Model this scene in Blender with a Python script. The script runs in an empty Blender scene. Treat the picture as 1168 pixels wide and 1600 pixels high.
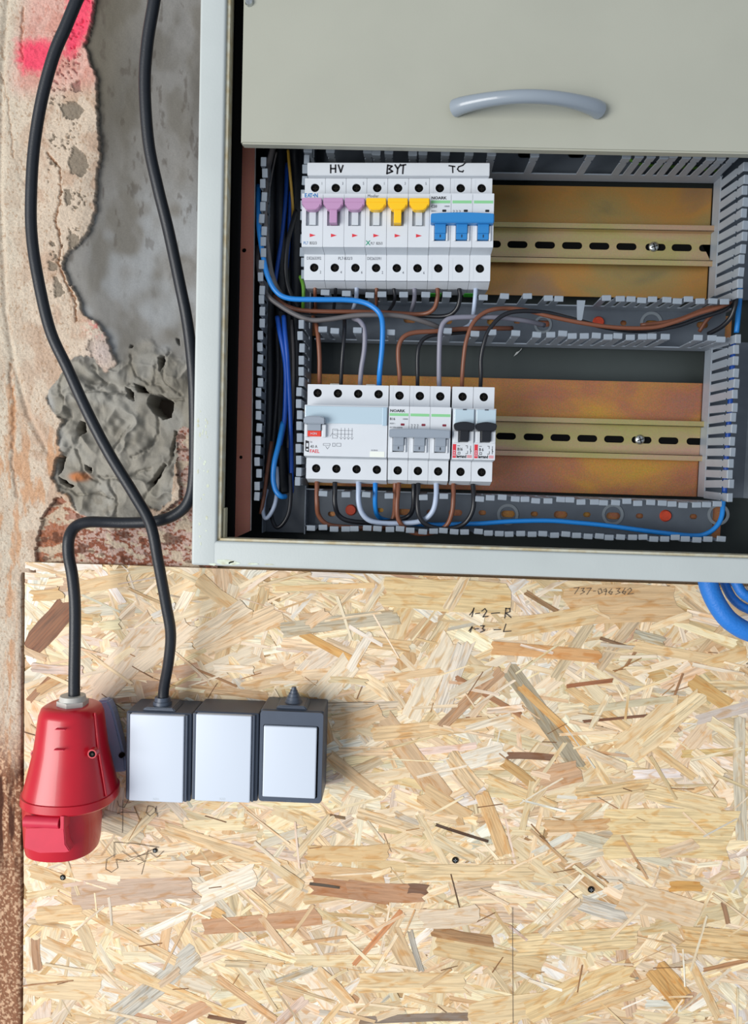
import bpy, bmesh, math, random
import numpy as np
from mathutils import Vector, Matrix
random.seed(7)
S = bpy.context.scene
COL = S.collection

# ---------------------------------------------------------------- camera
FPX = 1230.0
CAM = Vector((0.0, -0.78, 1.4))
Yc = Vector((46, 68, -FPX)).normalized()          # world +Y seen in camera axes
Zc = Vector((634, 21700, FPX)); Zc = (Zc - Yc * Zc.dot(Yc)).normalized()
Xc = Yc.cross(Zc)
ROT = Matrix((Xc, Yc, Zc))                        # camera -> world
cam = bpy.data.cameras.new('camera'); camo = bpy.data.objects.new('camera', cam); COL.objects.link(camo)
cam.sensor_fit = 'VERTICAL'; cam.sensor_height = 24.0; cam.lens = FPX / 1600 * 24.0
cam.clip_start = 0.02
camo.matrix_world = Matrix.Translation(CAM) @ ROT.to_4x4()
S.camera = camo

# ---------------------------------------------------------------- light
S.view_settings.view_transform = 'Standard'; S.view_settings.look = 'None'
S.view_settings.gamma = 1; S.view_settings.exposure = 0.0
S.view_settings.use_curve_mapping = False
w = bpy.data.worlds.new('room_light'); S.world = w; w.use_nodes = True
wn = w.node_tree.nodes; wn['Background'].inputs[0].default_value = (0.80, 0.88, 1.0, 1)
wn['Background'].inputs[1].default_value = 0.5
def area(name, loc, target, size, size_y, power, color):
    l = bpy.data.lights.new(name, 'AREA'); l.shape = 'RECTANGLE'; l.size = size; l.size_y = size_y
    l.energy = power; l.color = color
    o = bpy.data.objects.new(name, l); COL.objects.link(o); o.location = loc
    o.rotation_euler = (Vector(target) - Vector(loc)).to_track_quat('-Z', 'Y').to_euler()
    return o
area('window_light', (-2.3, -2.7, 0.95), (-0.05, 0, 1.25), 2.2, 2.0, 135, (1.0, 0.985, 0.95))

# ---------------------------------------------------------------- helpers
def P(px, py, Y):
    """point of the photograph's pixel on the vertical plane y = Y"""
    d = ROT @ Vector((px - 584, 800 - py, -FPX))
    return CAM + d * ((Y - CAM.y) / d.y)
def lin(c):
    return tuple(((v / 255) / 12.92 if v / 255 <= 0.04045 else ((v / 255 + 0.055) / 1.055) ** 2.4) for v in c)
def mat(name, rgb, rough=0.5, metal=0.0, vary=0.0, scale=60, bump=0.0, bscale=400, stretch=None, rgb2=None, spec=0.5, alpha=1.0, coat=0.0):
    m = bpy.data.materials.new(name); m.use_nodes = True
    nt = m.node_tree; N = nt.nodes; L = nt.links; b = N['Principled BSDF']
    c = lin(rgb)
    b.inputs['Base Color'].default_value = (*c, 1); b.inputs['Roughness'].default_value = rough
    b.inputs['Metallic'].default_value = metal; b.inputs['Specular IOR Level'].default_value = spec
    b.inputs['Coat Weight'].default_value = coat
    if alpha < 1: b.inputs['Alpha'].default_value = alpha
    tc = N.new('ShaderNodeTexCoord'); mp = N.new('ShaderNodeMapping'); L.new(tc.outputs['Object'], mp.inputs[0])
    if stretch: mp.inputs['Scale'].default_value = stretch
    if vary or rgb2:
        n = N.new('ShaderNodeTexNoise'); n.inputs['Scale'].default_value = scale; n.inputs['Detail'].default_value = 6
        L.new(mp.outputs[0], n.inputs['Vector'])
        r = N.new('ShaderNodeValToRGB'); r.color_ramp.elements[0].position = 0.35; r.color_ramp.elements[1].position = 0.65
        c2 = lin(rgb2) if rgb2 else tuple(v * (1 - vary) for v in c)
        r.color_ramp.elements[0].color = (*c2, 1); r.color_ramp.elements[1].color = (*c, 1)
        L.new(n.outputs['Fac'], r.inputs[0]); L.new(r.outputs[0], b.inputs['Base Color'])
    if bump:
        n2 = N.new('ShaderNodeTexNoise'); n2.inputs['Scale'].default_value = bscale; n2.inputs['Detail'].default_value = 5
        L.new(mp.outputs[0], n2.inputs['Vector'])
        bp = N.new('ShaderNodeBump'); bp.inputs['Strength'].default_value = bump; bp.inputs['Distance'].default_value = 0.001
        L.new(n2.outputs['Fac'], bp.inputs['Height']); L.new(bp.outputs[0], b.inputs['Normal'])
    return m
def link(name, me, m=None, parent=None, loc=None):
    o = bpy.data.objects.new(name, me); COL.objects.link(o)
    if m is not None and me is not None and not me.materials: me.materials.append(m)
    if parent: o.parent = parent
    if loc is not None: o.location = loc
    return o
def tag(o, label=None, cat=None, group=None, kind=None):
    if label: o['label'] = label
    if cat: o['category'] = cat
    if group: o['group'] = group
    if kind: o['kind'] = kind
    return o
def thing(name, loc, label, cat, group=None, rz=0):
    o = bpy.data.objects.new(name, None); COL.objects.link(o); o.location = loc; o.empty_display_size = 0.02
    o.rotation_euler = (0, rz, 0)
    return tag(o, label, cat, group)
class B:
    """collects geometry (metres) and links it as one mesh"""
    def __init__(s): s.bm = bmesh.new()
    def box(s, x0, x1, y0, y1, z0, z1, bev=0.0, seg=2):
        r = bmesh.ops.create_cube(s.bm, size=1)
        M = Matrix.Translation(((x0+x1)/2, (y0+y1)/2, (z0+z1)/2)) @ Matrix.Diagonal((abs(x1-x0), abs(y1-y0), abs(z1-z0), 1))
        bmesh.ops.transform(s.bm, matrix=M, verts=r['verts'])
        if bev:
            es = list({e for v in r['verts'] for e in v.link_edges})
            bmesh.ops.bevel(s.bm, geom=es, offset=bev, segments=seg, affect='EDGES', profile=0.6)
        return s
    def prof(s, pts, x0, x1, bev=0.0):
        """(y,z) outline extruded along x"""
        a = [s.bm.verts.new((x0, y, z)) for y, z in pts]; f = s.bm.faces.new(a)
        r = bmesh.ops.extrude_face_region(s.bm, geom=[f]); vs = [v for v in r['geom'] if isinstance(v, bmesh.types.BMVert)]
        bmesh.ops.translate(s.bm, verts=vs, vec=(x1-x0, 0, 0))
        if bev:
            es = list({e for v in a+vs for e in v.link_edges}); bmesh.ops.bevel(s.bm, geom=es, offset=bev, segments=2, affect='EDGES')
        return s
    def poly(s, pts, y0, y1, bev=0.0):
        """(x,z) outline extruded along y"""
        a = [s.bm.verts.new((x, y0, z)) for x, z in pts]; f = s.bm.faces.new(a)
        r = bmesh.ops.extrude_face_region(s.bm, geom=[f]); vs = [v for v in r['geom'] if isinstance(v, bmesh.types.BMVert)]
        bmesh.ops.translate(s.bm, verts=vs, vec=(0, y1-y0, 0))
        if bev:
            es = list({e for v in a+vs for e in v.link_edges}); bmesh.ops.bevel(s.bm, geom=es, offset=bev, segments=2, affect='EDGES')
        return s
    def cyl(s, c, r0, r1, h, axis='Y', seg=24):
        r = bmesh.ops.create_cone(s.bm, cap_ends=True, segments=seg, radius1=r0, radius2=r1, depth=h)
        R = {'Y': Matrix.Rotation(math.pi/2, 4, 'X'), 'Z': Matrix.Identity(4), 'X': Matrix.Rotation(math.pi/2, 4, 'Y')}[axis]
        bmesh.ops.transform(s.bm, matrix=Matrix.Translation(c) @ R, verts=r['verts']); return s
    def lathe(s, c, prof, seg=40, sx=1, sy=1, cap=True, sq=2.0):
        """(r,z) profile round the vertical axis through c; sq > 2 squares the section"""
        rings = []
        for r, z in prof:
            ring = []
            for i in range(seg):
                a = 2*math.pi*i/seg; ca, sa = math.cos(a), math.sin(a)
                k = (abs(ca)**sq + abs(sa)**sq) ** (-1/sq)
                ring.append(s.bm.verts.new((c[0]+r*k*ca*sx, c[1]+r*k*sa*sy, c[2]+z)))
            rings.append(ring)
        for a, b in zip(rings, rings[1:]):
            for i in range(seg): s.bm.faces.new((a[i], a[(i+1) % seg], b[(i+1) % seg], b[i]))
        if cap: s.bm.faces.new(rings[0]); s.bm.faces.new(rings[-1])
        return s
    def tube(s, pts, r, seg=10, closed_ends=True, sub=6, radii=None, flat=1.0):
        pts = [Vector(p) for p in pts]
        q = []
        if sub > 1 and len(pts) > 2:
            ext = [pts[0]*2-pts[1]] + pts + [pts[-1]*2-pts[-2]]
            for i in range(1, len(ext)-2):
                p0, p1, p2, p3 = ext[i-1:i+3]
                for k in range(sub):
                    t = k/sub
                    q.append(0.5*((2*p1)+(p2-p0)*t+(2*p0-5*p1+4*p2-p3)*t*t+(3*p1-p0-3*p2+p3)*t**3))
            q.append(pts[-1])
        else: q = pts
        up = None; rings = []
        for i, p in enumerate(q):
            d = (q[min(i+1, len(q)-1)] - q[max(i-1, 0)]).normalized()
            if up is None: up = d.orthogonal().normalized()
            up = (up - d*up.dot(d)).normalized(); sd = d.cross(up)
            rr = r if radii is None else radii(i/(len(q)-1))
            rings.append([s.bm.verts.new(p + (up*math.cos(2*math.pi*k/seg) + sd*flat*math.sin(2*math.pi*k/seg))*rr) for k in range(seg)])
        for a, b in zip(rings, rings[1:]):
            for k in range(seg): s.bm.faces.new((a[k], a[(k+1) % seg], b[(k+1) % seg], b[k]))
        if closed_ends: s.bm.faces.new(rings[0]); s.bm.faces.new(rings[-1])
        return s
    def stroke(s, pts, wd, y, th=0.00012):
        """flat pen stroke on a plane y (x,z points)"""
        for (x0, z0), (x1, z1) in zip(pts, pts[1:]):
            d = Vector((x1-x0, z1-z0)); l = d.length
            if l < 1e-7: continue
            d /= l; n = Vector((-d.y, d.x))*wd/2; e = d*wd*0.3
            c = [(x0-e.x-n.x, z0-e.y-n.y), (x1+e.x-n.x, z1+e.y-n.y), (x1+e.x+n.x, z1+e.y+n.y), (x0-e.x+n.x, z0-e.y+n.y)]
            s.poly(c, y-th, y)
        return s
    def mesh(s, name, smooth=None):
        bmesh.ops.recalc_face_normals(s.bm, faces=s.bm.faces)
        me = bpy.data.meshes.new(name); s.bm.to_mesh(me); s.bm.free()
        if smooth is not None:
            me.polygons.foreach_set('use_smooth', [True]*len(me.polygons))
            try: me.set_sharp_from_angle(angle=math.radians(smooth))
            except Exception: pass
        return me
    def build(s, name, m, parent=None, smooth=None, center=False):
        me = s.mesh(name, smooth); o = link(name, me, m, parent)
        if center:
            n = len(me.vertices); co = np.empty(n*3, 'f'); me.vertices.foreach_get('co', co); co = co.reshape(-1, 3)
            c = (co.min(0)+co.max(0))/2; co -= c; me.vertices.foreach_set('co', co.ravel()); me.update(); o.location = Vector(c.tolist())
        return o
def rect(x0, x1, z0, z1): return [(x0, z0), (x1, z0), (x1, z1), (x0, z1)]
def rrect(x0, x1, z0, z1, r, n=4):
    o = []
    for cx, cz, a0 in ((x1-r, z0+r, -90), (x1-r, z1-r, 0), (x0+r, z1-r, 90), (x0+r, z0+r, 180)):
        for k in range(n+1):
            a = math.radians(a0+90*k/n); o.append((cx+r*math.cos(a), cz+r*math.sin(a)))
    return o
def circ(x, z, r, n=16): return [(x+r*math.cos(2*math.pi*k/n), z+r*math.sin(2*math.pi*k/n)) for k in range(n)]
def curve_mesh(cu, name, yf, th, offs=(0, 0)):
    o = bpy.data.objects.new('tmp', cu); COL.objects.link(o)
    dg = bpy.context.evaluated_depsgraph_get(); dg.update()
    me = bpy.data.meshes.new_from_object(o.evaluated_get(dg))
    bpy.data.objects.remove(o); bpy.data.curves.remove(cu)
    n = len(me.vertices); co = np.empty(n*3, 'f'); me.vertices.foreach_get('co', co); co = co.reshape(-1, 3)
    out = np.stack([co[:, 0]+offs[0], yf+th/2+co[:, 2], co[:, 1]+offs[1]], 1)
    me.vertices.foreach_set('co', out.ravel()); me.update(); me.name = name
    bm = bmesh.new(); bm.from_mesh(me); bmesh.ops.remove_doubles(bm, verts=bm.verts, dist=1e-7)
    bmesh.ops.recalc_face_normals(bm, faces=bm.faces); bm.to_mesh(me); bm.free()
    me.materials.clear()
    return me
def plate(name, loops, yf, th, m, parent=None):
    """flat plate in the x-z plane, front face at yf, with holes (loops[1:])"""
    cu = bpy.data.curves.new('c', 'CURVE'); cu.dimensions = '2D'; cu.fill_mode = 'BOTH'; cu.extrude = th/2
    for lp in loops:
        sp = cu.splines.new('POLY'); sp.points.add(len(lp)-1); sp.use_cyclic_u = True
        for i, (x, z) in enumerate(lp): sp.points[i].co = (x, z, 0, 1)
    return link(name, curve_mesh(cu, name, yf, th), m, parent)
FONT = None
def text(s, x, z, size, yf, m, parent, name='lettering', align='LEFT', sx=1.0, rot=0, th=0.00012, bold=0.0):
    cu = bpy.data.curves.new('t', 'FONT'); cu.body = s; cu.size = size; cu.align_x = align; cu.extrude = th/2
    cu.resolution_u = 2; cu.offset = bold
    me = curve_mesh(cu, name, yf-th, th)
    n = len(me.vertices); co = np.empty(n*3, 'f'); me.vertices.foreach_get('co', co); co = co.reshape(-1, 3)
    c, sn = math.cos(rot), math.sin(rot); X = co[:, 0]*sx; Z = co[:, 2].copy()
    co[:, 0] = X*c - Z*sn + x; co[:, 2] = X*sn + Z*c + z
    me.vertices.foreach_set('co', co.ravel()); me.update()
    return link(name, me, m, parent)

# ---------------------------------------------------------------- materials
M_paint = mat('cabinet_paint', (170, 171, 158), 0.42, vary=0.05, scale=14, bump=0.05, bscale=900)
M_frame = mat('frame_paint', (186, 193, 192), 0.45, vary=0.06, scale=18, bump=0.08, bscale=700)
M_chip = mat('chipped_paint', (214, 226, 210), 0.7, rgb2=(190, 190, 165), scale=200)
M_back = mat('zinc_back_panel', (72, 80, 80), 0.45, 0.3, vary=0.25, scale=12)
M_inner = mat('shaded_inner_paint', (70, 82, 92), 0.5, vary=0.2, scale=20)  # slate tone puts the interior's shade into the light paint's colour
M_black = mat('black_gap_shade', (10, 10, 10), 0.9, spec=0.1)  # near-black colour standing for shade in the left gap
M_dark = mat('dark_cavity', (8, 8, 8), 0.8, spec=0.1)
M_duct = mat('grey_duct_plastic', (138, 148, 159), 0.42, vary=0.08, scale=90)
M_ductbase = mat('grey_duct_base_plastic', (92, 101, 112), 0.4, vary=0.12, scale=60)
M_ringg = mat('embossed_ring_plastic', (125, 134, 142), 0.4)
M_red_rivet = mat('red_rivet_plastic', (205, 72, 42), 0.5, vary=0.2, scale=300)
M_white = mat('white_breaker_plastic', (206, 211, 217), 0.4, vary=0.02, scale=80)
M_white2 = mat('white_breaker_slot_plastic', (196, 203, 210), 0.45)
M_lilac = mat('lilac_toggle', (182, 140, 178), 0.4)
M_yellow = mat('yellow_toggle', (240, 190, 18), 0.4)
M_blue_t = mat('blue_toggle', (40, 125, 190), 0.4)
M_grey_t = mat('grey_toggle', (140, 150, 162), 0.4)
M_black_t = mat('black_toggle', (16, 20, 28), 0.35)
M_clear = mat('bluish_label_window', (178, 198, 210), 0.18, coat=0.4)
M_ink = mat('black_ink', (22, 22, 30), 0.6)
M_ink_grey = mat('grey_print', (62, 68, 80), 0.6)
M_ink_blue = mat('blue_print', (20, 110, 175), 0.6)
M_ink_red = mat('red_print', (205, 40, 55), 0.6)
M_ink_green = mat('green_print', (130, 195, 140), 0.6)
M_ink_teal = mat('teal_print', (20, 140, 110), 0.6)
M_pencil = mat('pencil', (112, 96, 78), 0.7)
M_pen = mat('dark_pen', (52, 45, 42), 0.7)
M_screw = mat('zinc_screw', (200, 205, 205), 0.3, 0.9, vary=0.3, scale=500)
M_screw_d = mat('dark_screw', (40, 36, 30), 0.4, 0.7)
W = {
 'blue': mat('blue_insulation', (30, 125, 205), 0.38), 'dblue': mat('deep_blue_insulation', (16, 78, 175), 0.4),
 'brown': mat('brown_insulation', (118, 72, 52), 0.42), 'black': mat('black_insulation', (24, 26, 32), 0.38),
 'grey': mat('grey_insulation', (128, 128, 142), 0.42), 'lgrey': mat('pale_grey_insulation', (168, 182, 205), 0.4),
 'dgrey': mat('dull_grey_insulation', (98, 95, 96), 0.45), 'yellow': mat('yellow_insulation', (165, 130, 45), 0.45),
 'yg': mat('yellow_green_insulation', (95, 150, 50), 0.45), 'green': mat('green_connector_plastic', (70, 185, 60), 0.4)}
M_cable = mat('black_cable_rubber', (27, 32, 40), 0.42, vary=0.15, scale=200, bump=0.15, bscale=900)
M_redp = mat('red_plug_plastic', (196, 16, 40), 0.3, vary=0.08, scale=50, coat=0.2)
M_redf = mat('faded_red_flap_plastic', (212, 44, 72), 0.5, vary=0.08, scale=70)
M_nut = mat('pale_grey_gland_plastic', (192, 192, 186), 0.45)
M_bluegrey = mat('blue_grey_housing', (165, 175, 205), 0.4)
M_boxg = mat('dark_blue_grey_plastic', (72, 82, 98), 0.42, vary=0.06, scale=80)
M_boxtop = mat('dusty_grey_plastic', (88, 90, 92), 0.55, vary=0.2, scale=60)
M_cover = mat('white_cover_plastic', (206, 215, 228), 0.4)
M_bluecond = mat('blue_conduit_plastic', (28, 118, 208), 0.5, bump=0.5, bscale=500)

def zinc_mat(name, cols, scale, rough=0.38, metal=0.75, grain=0.0, st=(1, 1, 1)):
    """yellow-chromated zinc: iridescent bands of colour"""
    m = bpy.data.materials.new(name); m.use_nodes = True; N = m.node_tree.nodes; L = m.node_tree.links; b = N['Principled BSDF']
    tc = N.new('ShaderNodeTexCoord'); mp = N.new('ShaderNodeMapping'); mp.inputs['Scale'].default_value = st
    L.new(tc.outputs['Object'], mp.inputs[0])
    n = N.new('ShaderNodeTexNoise'); n.inputs['Scale'].default_value = scale; n.inputs['Detail'].default_value = 4; n.inputs['Distortion'].default_value = 0.6
    L.new(mp.outputs[0], n.inputs['Vector']); r = N.new('ShaderNodeValToRGB'); e = r.color_ramp.elements
    while len(e) < len(cols): e.new(0.5)
    for i, c in enumerate(cols): e[i].position = 0.28 + 0.44*i/(len(cols)-1); e[i].color = (*lin(c), 1)
    L.new(n.outputs['Fac'], r.inputs[0])
    n2 = N.new('ShaderNodeTexNoise'); n2.inputs['Scale'].default_value = 900; n2.inputs['Detail'].default_value = 3
    L.new(tc.outputs['Object'], n2.inputs['Vector'])
    mx = N.new('ShaderNodeMix'); mx.data_type = 'RGBA'; mx.blend_type = 'OVERLAY'; mx.inputs[0].default_value = grain
    L.new(r.outputs[0], mx.inputs[6]); L.new(n2.outputs['Color'], mx.inputs[7])
    hs = N.new('ShaderNodeHueSaturation'); hs.inputs['Saturation'].default_value = 1.0
    L.new(mx.outputs[2], hs.inputs['Color']); L.new(hs.outputs[0], b.inputs['Base Color'])
    b.inputs['Metallic'].default_value = metal; b.inputs['Roughness'].default_value = rough
    bp = N.new('ShaderNodeBump'); bp.inputs['Strength'].default_value = 0.12; bp.inputs['Distance'].default_value = 0.0006
    L.new(n2.outputs['Fac'], bp.inputs['Height']); L.new(bp.outputs[0], b.inputs['Normal'])
    return m
M_zinc_u = zinc_mat('chromated_zinc_upper', [(112, 110, 84), (160, 136, 84), (182, 134, 72), (140, 116, 96)], 8, 0.36, 0.6, 0.2, (1, 1, 1.6))
M_zinc_l = zinc_mat('chromated_zinc_lower', [(190, 158, 60), (196, 142, 72), (176, 116, 84), (160, 112, 98)], 8, 0.4, 0.6, 0.5, (1, 1, 1.8))
M_rail = zinc_mat('chromated_rail', [(170, 164, 98), (184, 164, 120), (196, 154, 138)], 14, 0.38, 0.6, 0.2, (0.7, 1, 3))
M_copper = zinc_mat('pinkish_zinc_strip', [(212, 132, 84), (206, 132, 112), (204, 126, 96)], 7, 0.5, 0.15, 0.2, (1, 1, 0.7))
# ================================================================ structure: masonry wall
def vnoise(x, y, seed=0):
    xi = np.floor(x).astype(np.int64); yi = np.floor(y).astype(np.int64); xf = x-xi; yf = y-yi
    def h(a, b):
        n = (a*374761393 + b*668265263 + seed*974711) & 0xffffffff
        n = ((n ^ (n >> 13))*1274126177) & 0xffffffff
        return ((n ^ (n >> 16)) & 0xffff)/65535.0
    u = xf*xf*(3-2*xf); v = yf*yf*(3-2*yf)
    return (h(xi, yi)*(1-u)+h(xi+1, yi)*u)*(1-v)+(h(xi, yi+1)*(1-u)+h(xi+1, yi+1)*u)*v
def fbm(x, y, oct=4, seed=0):
    t = 0; a = 0.5; f = 1
    for o in range(oct): t = t+a*vnoise(x*f+o*17.3, y*f+o*9.1, seed+o); a *= 0.5; f *= 2.03
    return t/(1-0.5**oct)
def sdf(poly, X, Y):
    """signed distance to polygon (px), positive inside"""
    d = np.full(X.shape, 1e9); ins = np.zeros(X.shape, bool); n = len(poly)
    for i in range(n):
        x0, y0 = poly[i]; x1, y1 = poly[(i+1) % n]
        ex, ey = x1-x0, y1-y0; t = np.clip(((X-x0)*ex+(Y-y0)*ey)/(ex*ex+ey*ey+1e-9), 0, 1)
        d = np.minimum(d, np.hypot(X-x0-t*ex, Y-y0-t*ey))
        c = ((y0 > Y) != (y1 > Y)) & (X < (x1-x0)*(Y-y0)/(y1-y0+1e-12)+x0); ins ^= c
    return np.where(ins, d, -d)
def line_d(pts, X, Y):
    d = np.full(X.shape, 1e9)
    for (x0, y0), (x1, y1) in zip(pts, pts[1:]):
        ex, ey = x1-x0, y1-y0; t = np.clip(((X-x0)*ex+(Y-y0)*ey)/(ex*ex+ey*ey+1e-9), 0, 1)
        d = np.minimum(d, np.hypot(X-x0-t*ex, Y-y0-t*ey))
    return d
def sstep(a, b, v): t = np.clip((v-a)/(b-a), 0, 1); return t*t*(3-2*t)
# the wall is a relief mesh; U,V run in the photograph's pixels of the plane y = 0 (0.63 mm each)
O0 = P(0, 0, 0); EX = (P(300, 0, 0)-P(0, 0, 0))/300; EY = (P(0, 900, 0)-P(0, 0, 0))/900
step = 1.25
us = np.arange(-130, 352, step); vs = np.arange(-160, 1700, step)
U, V = np.meshgrid(us, vs)
wu = U + (fbm(U/14, V/14, 3, 5)-0.5)*16; wv = V + (fbm(U/14, V/14, 3, 9)-0.5)*16
wu2 = U + (fbm(U/5, V/5, 3, 15)-0.5)*7; wv2 = V + (fbm(U/5, V/5, 3, 19)-0.5)*7
mortar = [(150,-200),(146,15),(141,45),(131,65),(140,90),(150,110),(152,140),(155,190),(158,230),(152,270),(150,320),(140,350),(126,368),
 (104,388),(98,405),(112,435),(125,455),(132,480),(152,490),(168,508),(178,540),(188,556),(170,572),(160,562),(148,546),(122,545),(106,556),
 (97,580),(80,598),(72,614),(90,640),(100,646),(92,665),(93,685),(99,700),(90,712),(84,738),(95,760),(110,768),(122,790),(150,806),(200,806),
 (232,800),(236,780),(255,790),(276,770),(284,700),(281,668),(290,655),(420,640),(420,-200)]
dm = sdf(mortar, wu2, wv2)
gm = sstep(-1.2, 1.2, dm)
lump = sdf([(75,600),(110,548),(190,556),(230,520),(262,545),(330,560),(330,660),(284,672),(284,740),(270,775),(200,806),(120,795),(88,745),(96,650)], wu, wv)
lp = sstep(-14, 10, lump)
big = fbm(U/55, V/70, 4, 31)-0.5; med = fbm(U/16, V/20, 4, 41)-0.5; fin = fbm(U/3.2, V/3.2, 3, 51)-0.5
rid = 1-np.abs(fbm(U/26, V/22, 3, 61)*2-1)
# height towards the viewer in mm
h_pl = 4 + 3.5*big + 1.0*med + 1.1*fin - 9*sstep(0, 420, 60-U)*0
h_mo = -1.5 + 2.5*big + 0.8*med + 0.12*fin
wpx = U+(fbm(U/40, V/40, 3, 201)-0.5)*70; wpy = V+(fbm(U/40, V/40, 3, 209)-0.5)*70
rid2 = 1-np.abs(fbm(wpx/85, wpy/55, 2, 63)*2-1)
h_lu = -1 + 15*(rid2-0.6) + 3.2*(fbm(wpx/16, wpy/26, 3, 65)-0.5) + 0.15*fin
h_lu = h_lu - 7*np.exp(-(((U-195)/45)**2+((V-655)/28)**2)) + 8*np.exp(-(((U-215)/38)**2+((V-690)/22)**2)) + 5*np.exp(-(((U-120)/22)**2+((V-585)/24)**2))
hm = h_mo*(1-lp)+h_lu*lp
H = h_pl*(1-gm)+hm*gm
# ledge and strip left of the board
brick = sdf([(68,800),(95,768),(125,796),(200,806),(250,800),(290,770),(281,668),(292,650),(420,650),(420,915),(60,915),(56,860)], wu2, wv2)
bk = sstep(-1, 1.5, brick)*(1-gm)
H = np.where(bk > 0.5, H*0.35+1.5*fin-2, H)
strip = sstep(880, 900, V)
H = H*(1-strip) + (6+2.0*big+1.3*fin+0.6*med)*strip
# crease line curving down the plaster
cr = line_d([(14,-60),(2,140),(0,300),(8,470),(22,560),(45,640),(78,700)], U, V)
H -= 2.2*np.exp(-(cr/4.5)**2)*(1-gm)
crack = line_d([(75,232),(95,254),(96,300),(88,330),(97,372),(92,402),(101,420),(120,458),(122,490)], wu2, wv2)
crack2 = line_d([(36,10),(33,50),(36,90)], wu2, wv2); crack3 = line_d([(0,110),(12,150),(22,240)], wu2, wv2)
crack4 = line_d([(16,560),(22,640),(20,720),(28,770)], wu2, wv2)
ck = np.exp(-(crack/1.3)**2)+0.7*np.exp(-(crack2/1.5)**2)+0.5*np.exp(-(crack3/1.2)**2)+0.6*np.exp(-(crack4/3)**2)
H -= 3*np.clip(ck, 0, 1)*(1-gm)
# peeled spots in the plaster skin
peel = np.maximum.reduce([sdf(p, wu2, wv2) for p in ([(112,262),(108,240),(118,220),(135,232),(143,252),(130,268)],
  [(102,290),(112,286),(114,308),(106,312)],[(80,398),(90,402),(92,412),(78,412)],[(86,418),(98,430),(100,452),(88,455)],
  [(110,350),(125,360),(122,380),(110,372)],[(100,155),(120,150),(132,165),(124,180),(104,178)],[(112,128),(125,120),(130,138),(118,140)],[(96,160),(102,156),(106,172),(98,176)],
  [(142,520),(150,516),(154,530),(148,545),(140,535)])])
speck = (fbm(U/4.5, V/4.5, 3, 71) > 0.66) & (U > 75) & (U < 175) & (V < 600) & (fbm(U/30, V/30, 2, 77) > 0.55)
pl = np.where((peel > 0) | speck, 1.0, 0.0)*(1-gm)
H -= 1.6*pl
gr = np.zeros(U.shape)
for ln in ([(205,655),(190,670),(184,692),(192,706)], [(247,640),(252,665),(240,690),(212,704)], [(283,668),(272,715),(242,752),(232,772)], [(98,752),(122,768),(160,760),(180,768)], [(118,690),(140,738),(162,745)],
  [(132,664),(118,690),(102,706)], [(205,588),(236,600),(264,612),(290,608)], [(142,592),(170,604),(196,600)], [(268,540),(262,580),(285,600)], [(160,735),(200,742),(240,720)], [(108,560),(98,600),(112,640),(100,652)], [(150,560),(166,590),(140,604)], [(205,540),(216,575),(240,585)], [(250,560),(246,585),(262,596)], [(175,735),(190,780),(186,800)]):
    gr = np.maximum(gr, np.exp(-(line_d(ln, wu*.5+wu2*.5, wv*.5+wv2*.5)/2.2)**2))
H -= 3.2*gr*gm
for (lx, ly, lr) in ((130, 572, 34), (98, 616, 26), (106, 668, 20), (262, 585, 30), (185, 770, 40)): H += 3.5*np.exp(-(((wu-lx)**2+(wv-ly)**2)/lr**2)**2)*gm
# openings left in the mortar
holes = [([(254,545),(262,543),(263,556),(258,568),(255,558)], 16), ([(240,605),(256,604),(275,616),(272,638),(258,642),(244,632),(236,618)], 22),
 ([(212,586),(228,590),(234,600),(218,598)], 12), ([(198,592),(210,600),(212,614),(200,606)], 12), ([(124,648),(132,650),(134,664),(127,672),(122,660)], 14),
 ([(94,700),(101,706),(97,728),(92,735),(92,715)], 12), ([(136,718),(148,722),(147,730),(138,726)], 8), ([(280,514),(285,514),(284,526),(281,520)], 5),
 ([(206,526),(211,526),(210,531),(206,530)], 5), ([(92,738),(118,752),(112,755),(96,748)], 7), ([(240,745),(262,712),(266,715),(246,750)], 5), ([(278,660),(281,662),(276,700),(273,700)], 6)]
hole = np.zeros(U.shape)
for p, dpt in holes:
    k = sstep(-1.5, 2.5, sdf(p, wu2*0.5+U*0.5, wv2*0.5+V*0.5)); H -= dpt*1.6*k*gm; hole = np.maximum(hole, k*gm)
stone = np.exp(-(((U-128)/18)**2+((V-737)/8)**2)**2)*gm
H += 3*stone
# wall that carries on behind the board and the cabinet is sunk out of the way
behind = sstep(893, 897, V)*sstep(36, 39, U+0*V)
H = np.where(U > 312, np.minimum(H, 0.5), H)
H = H*(1-behind)-22*behind
H -= 1.5*sstep(30, 38, U)*sstep(900, 912, V)
# colours (of the stuff itself, plus shade painted on the upper mortar): limewash, bare mortar, brick, spray paint
def C3(c): return np.array(lin(c))
def mixc(a, b, t): return a*(1-t[..., None])+b*t[..., None]
base = np.broadcast_to(C3((206, 188, 168)), U.shape+(3,)).copy()
base = mixc(base, C3((192, 166, 144)), sstep(0.45, 0.65, fbm(U/22, V/30, 4, 81)))
base = mixc(base, C3((198, 188, 170)), sstep(70, 10, U)*0.6)
dots = sstep(0.70, 0.76, fbm(U/2.6, V/4.5, 2, 91)); base = mixc(base, C3((165, 135, 108)), dots*0.7)
rust = sstep(0.52, 0.66, fbm(U/14, V/45, 4, 101))*sstep(1000, 880, V)*sstep(600, 720, V)*sstep(150, 90, U)
rust = np.maximum(rust, sstep(0.5, 0.6, fbm(U/6, V/30, 4, 103))*np.exp(-((U-18)/10)**2)*sstep(540, 600, V))
base = mixc(base, C3((192, 140, 98)), np.clip(rust, 0, 1)*0.7)
lowb = sstep(1120, 1230, V+(fbm(U/20, V/60, 3, 111)-0.5)*90)
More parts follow.
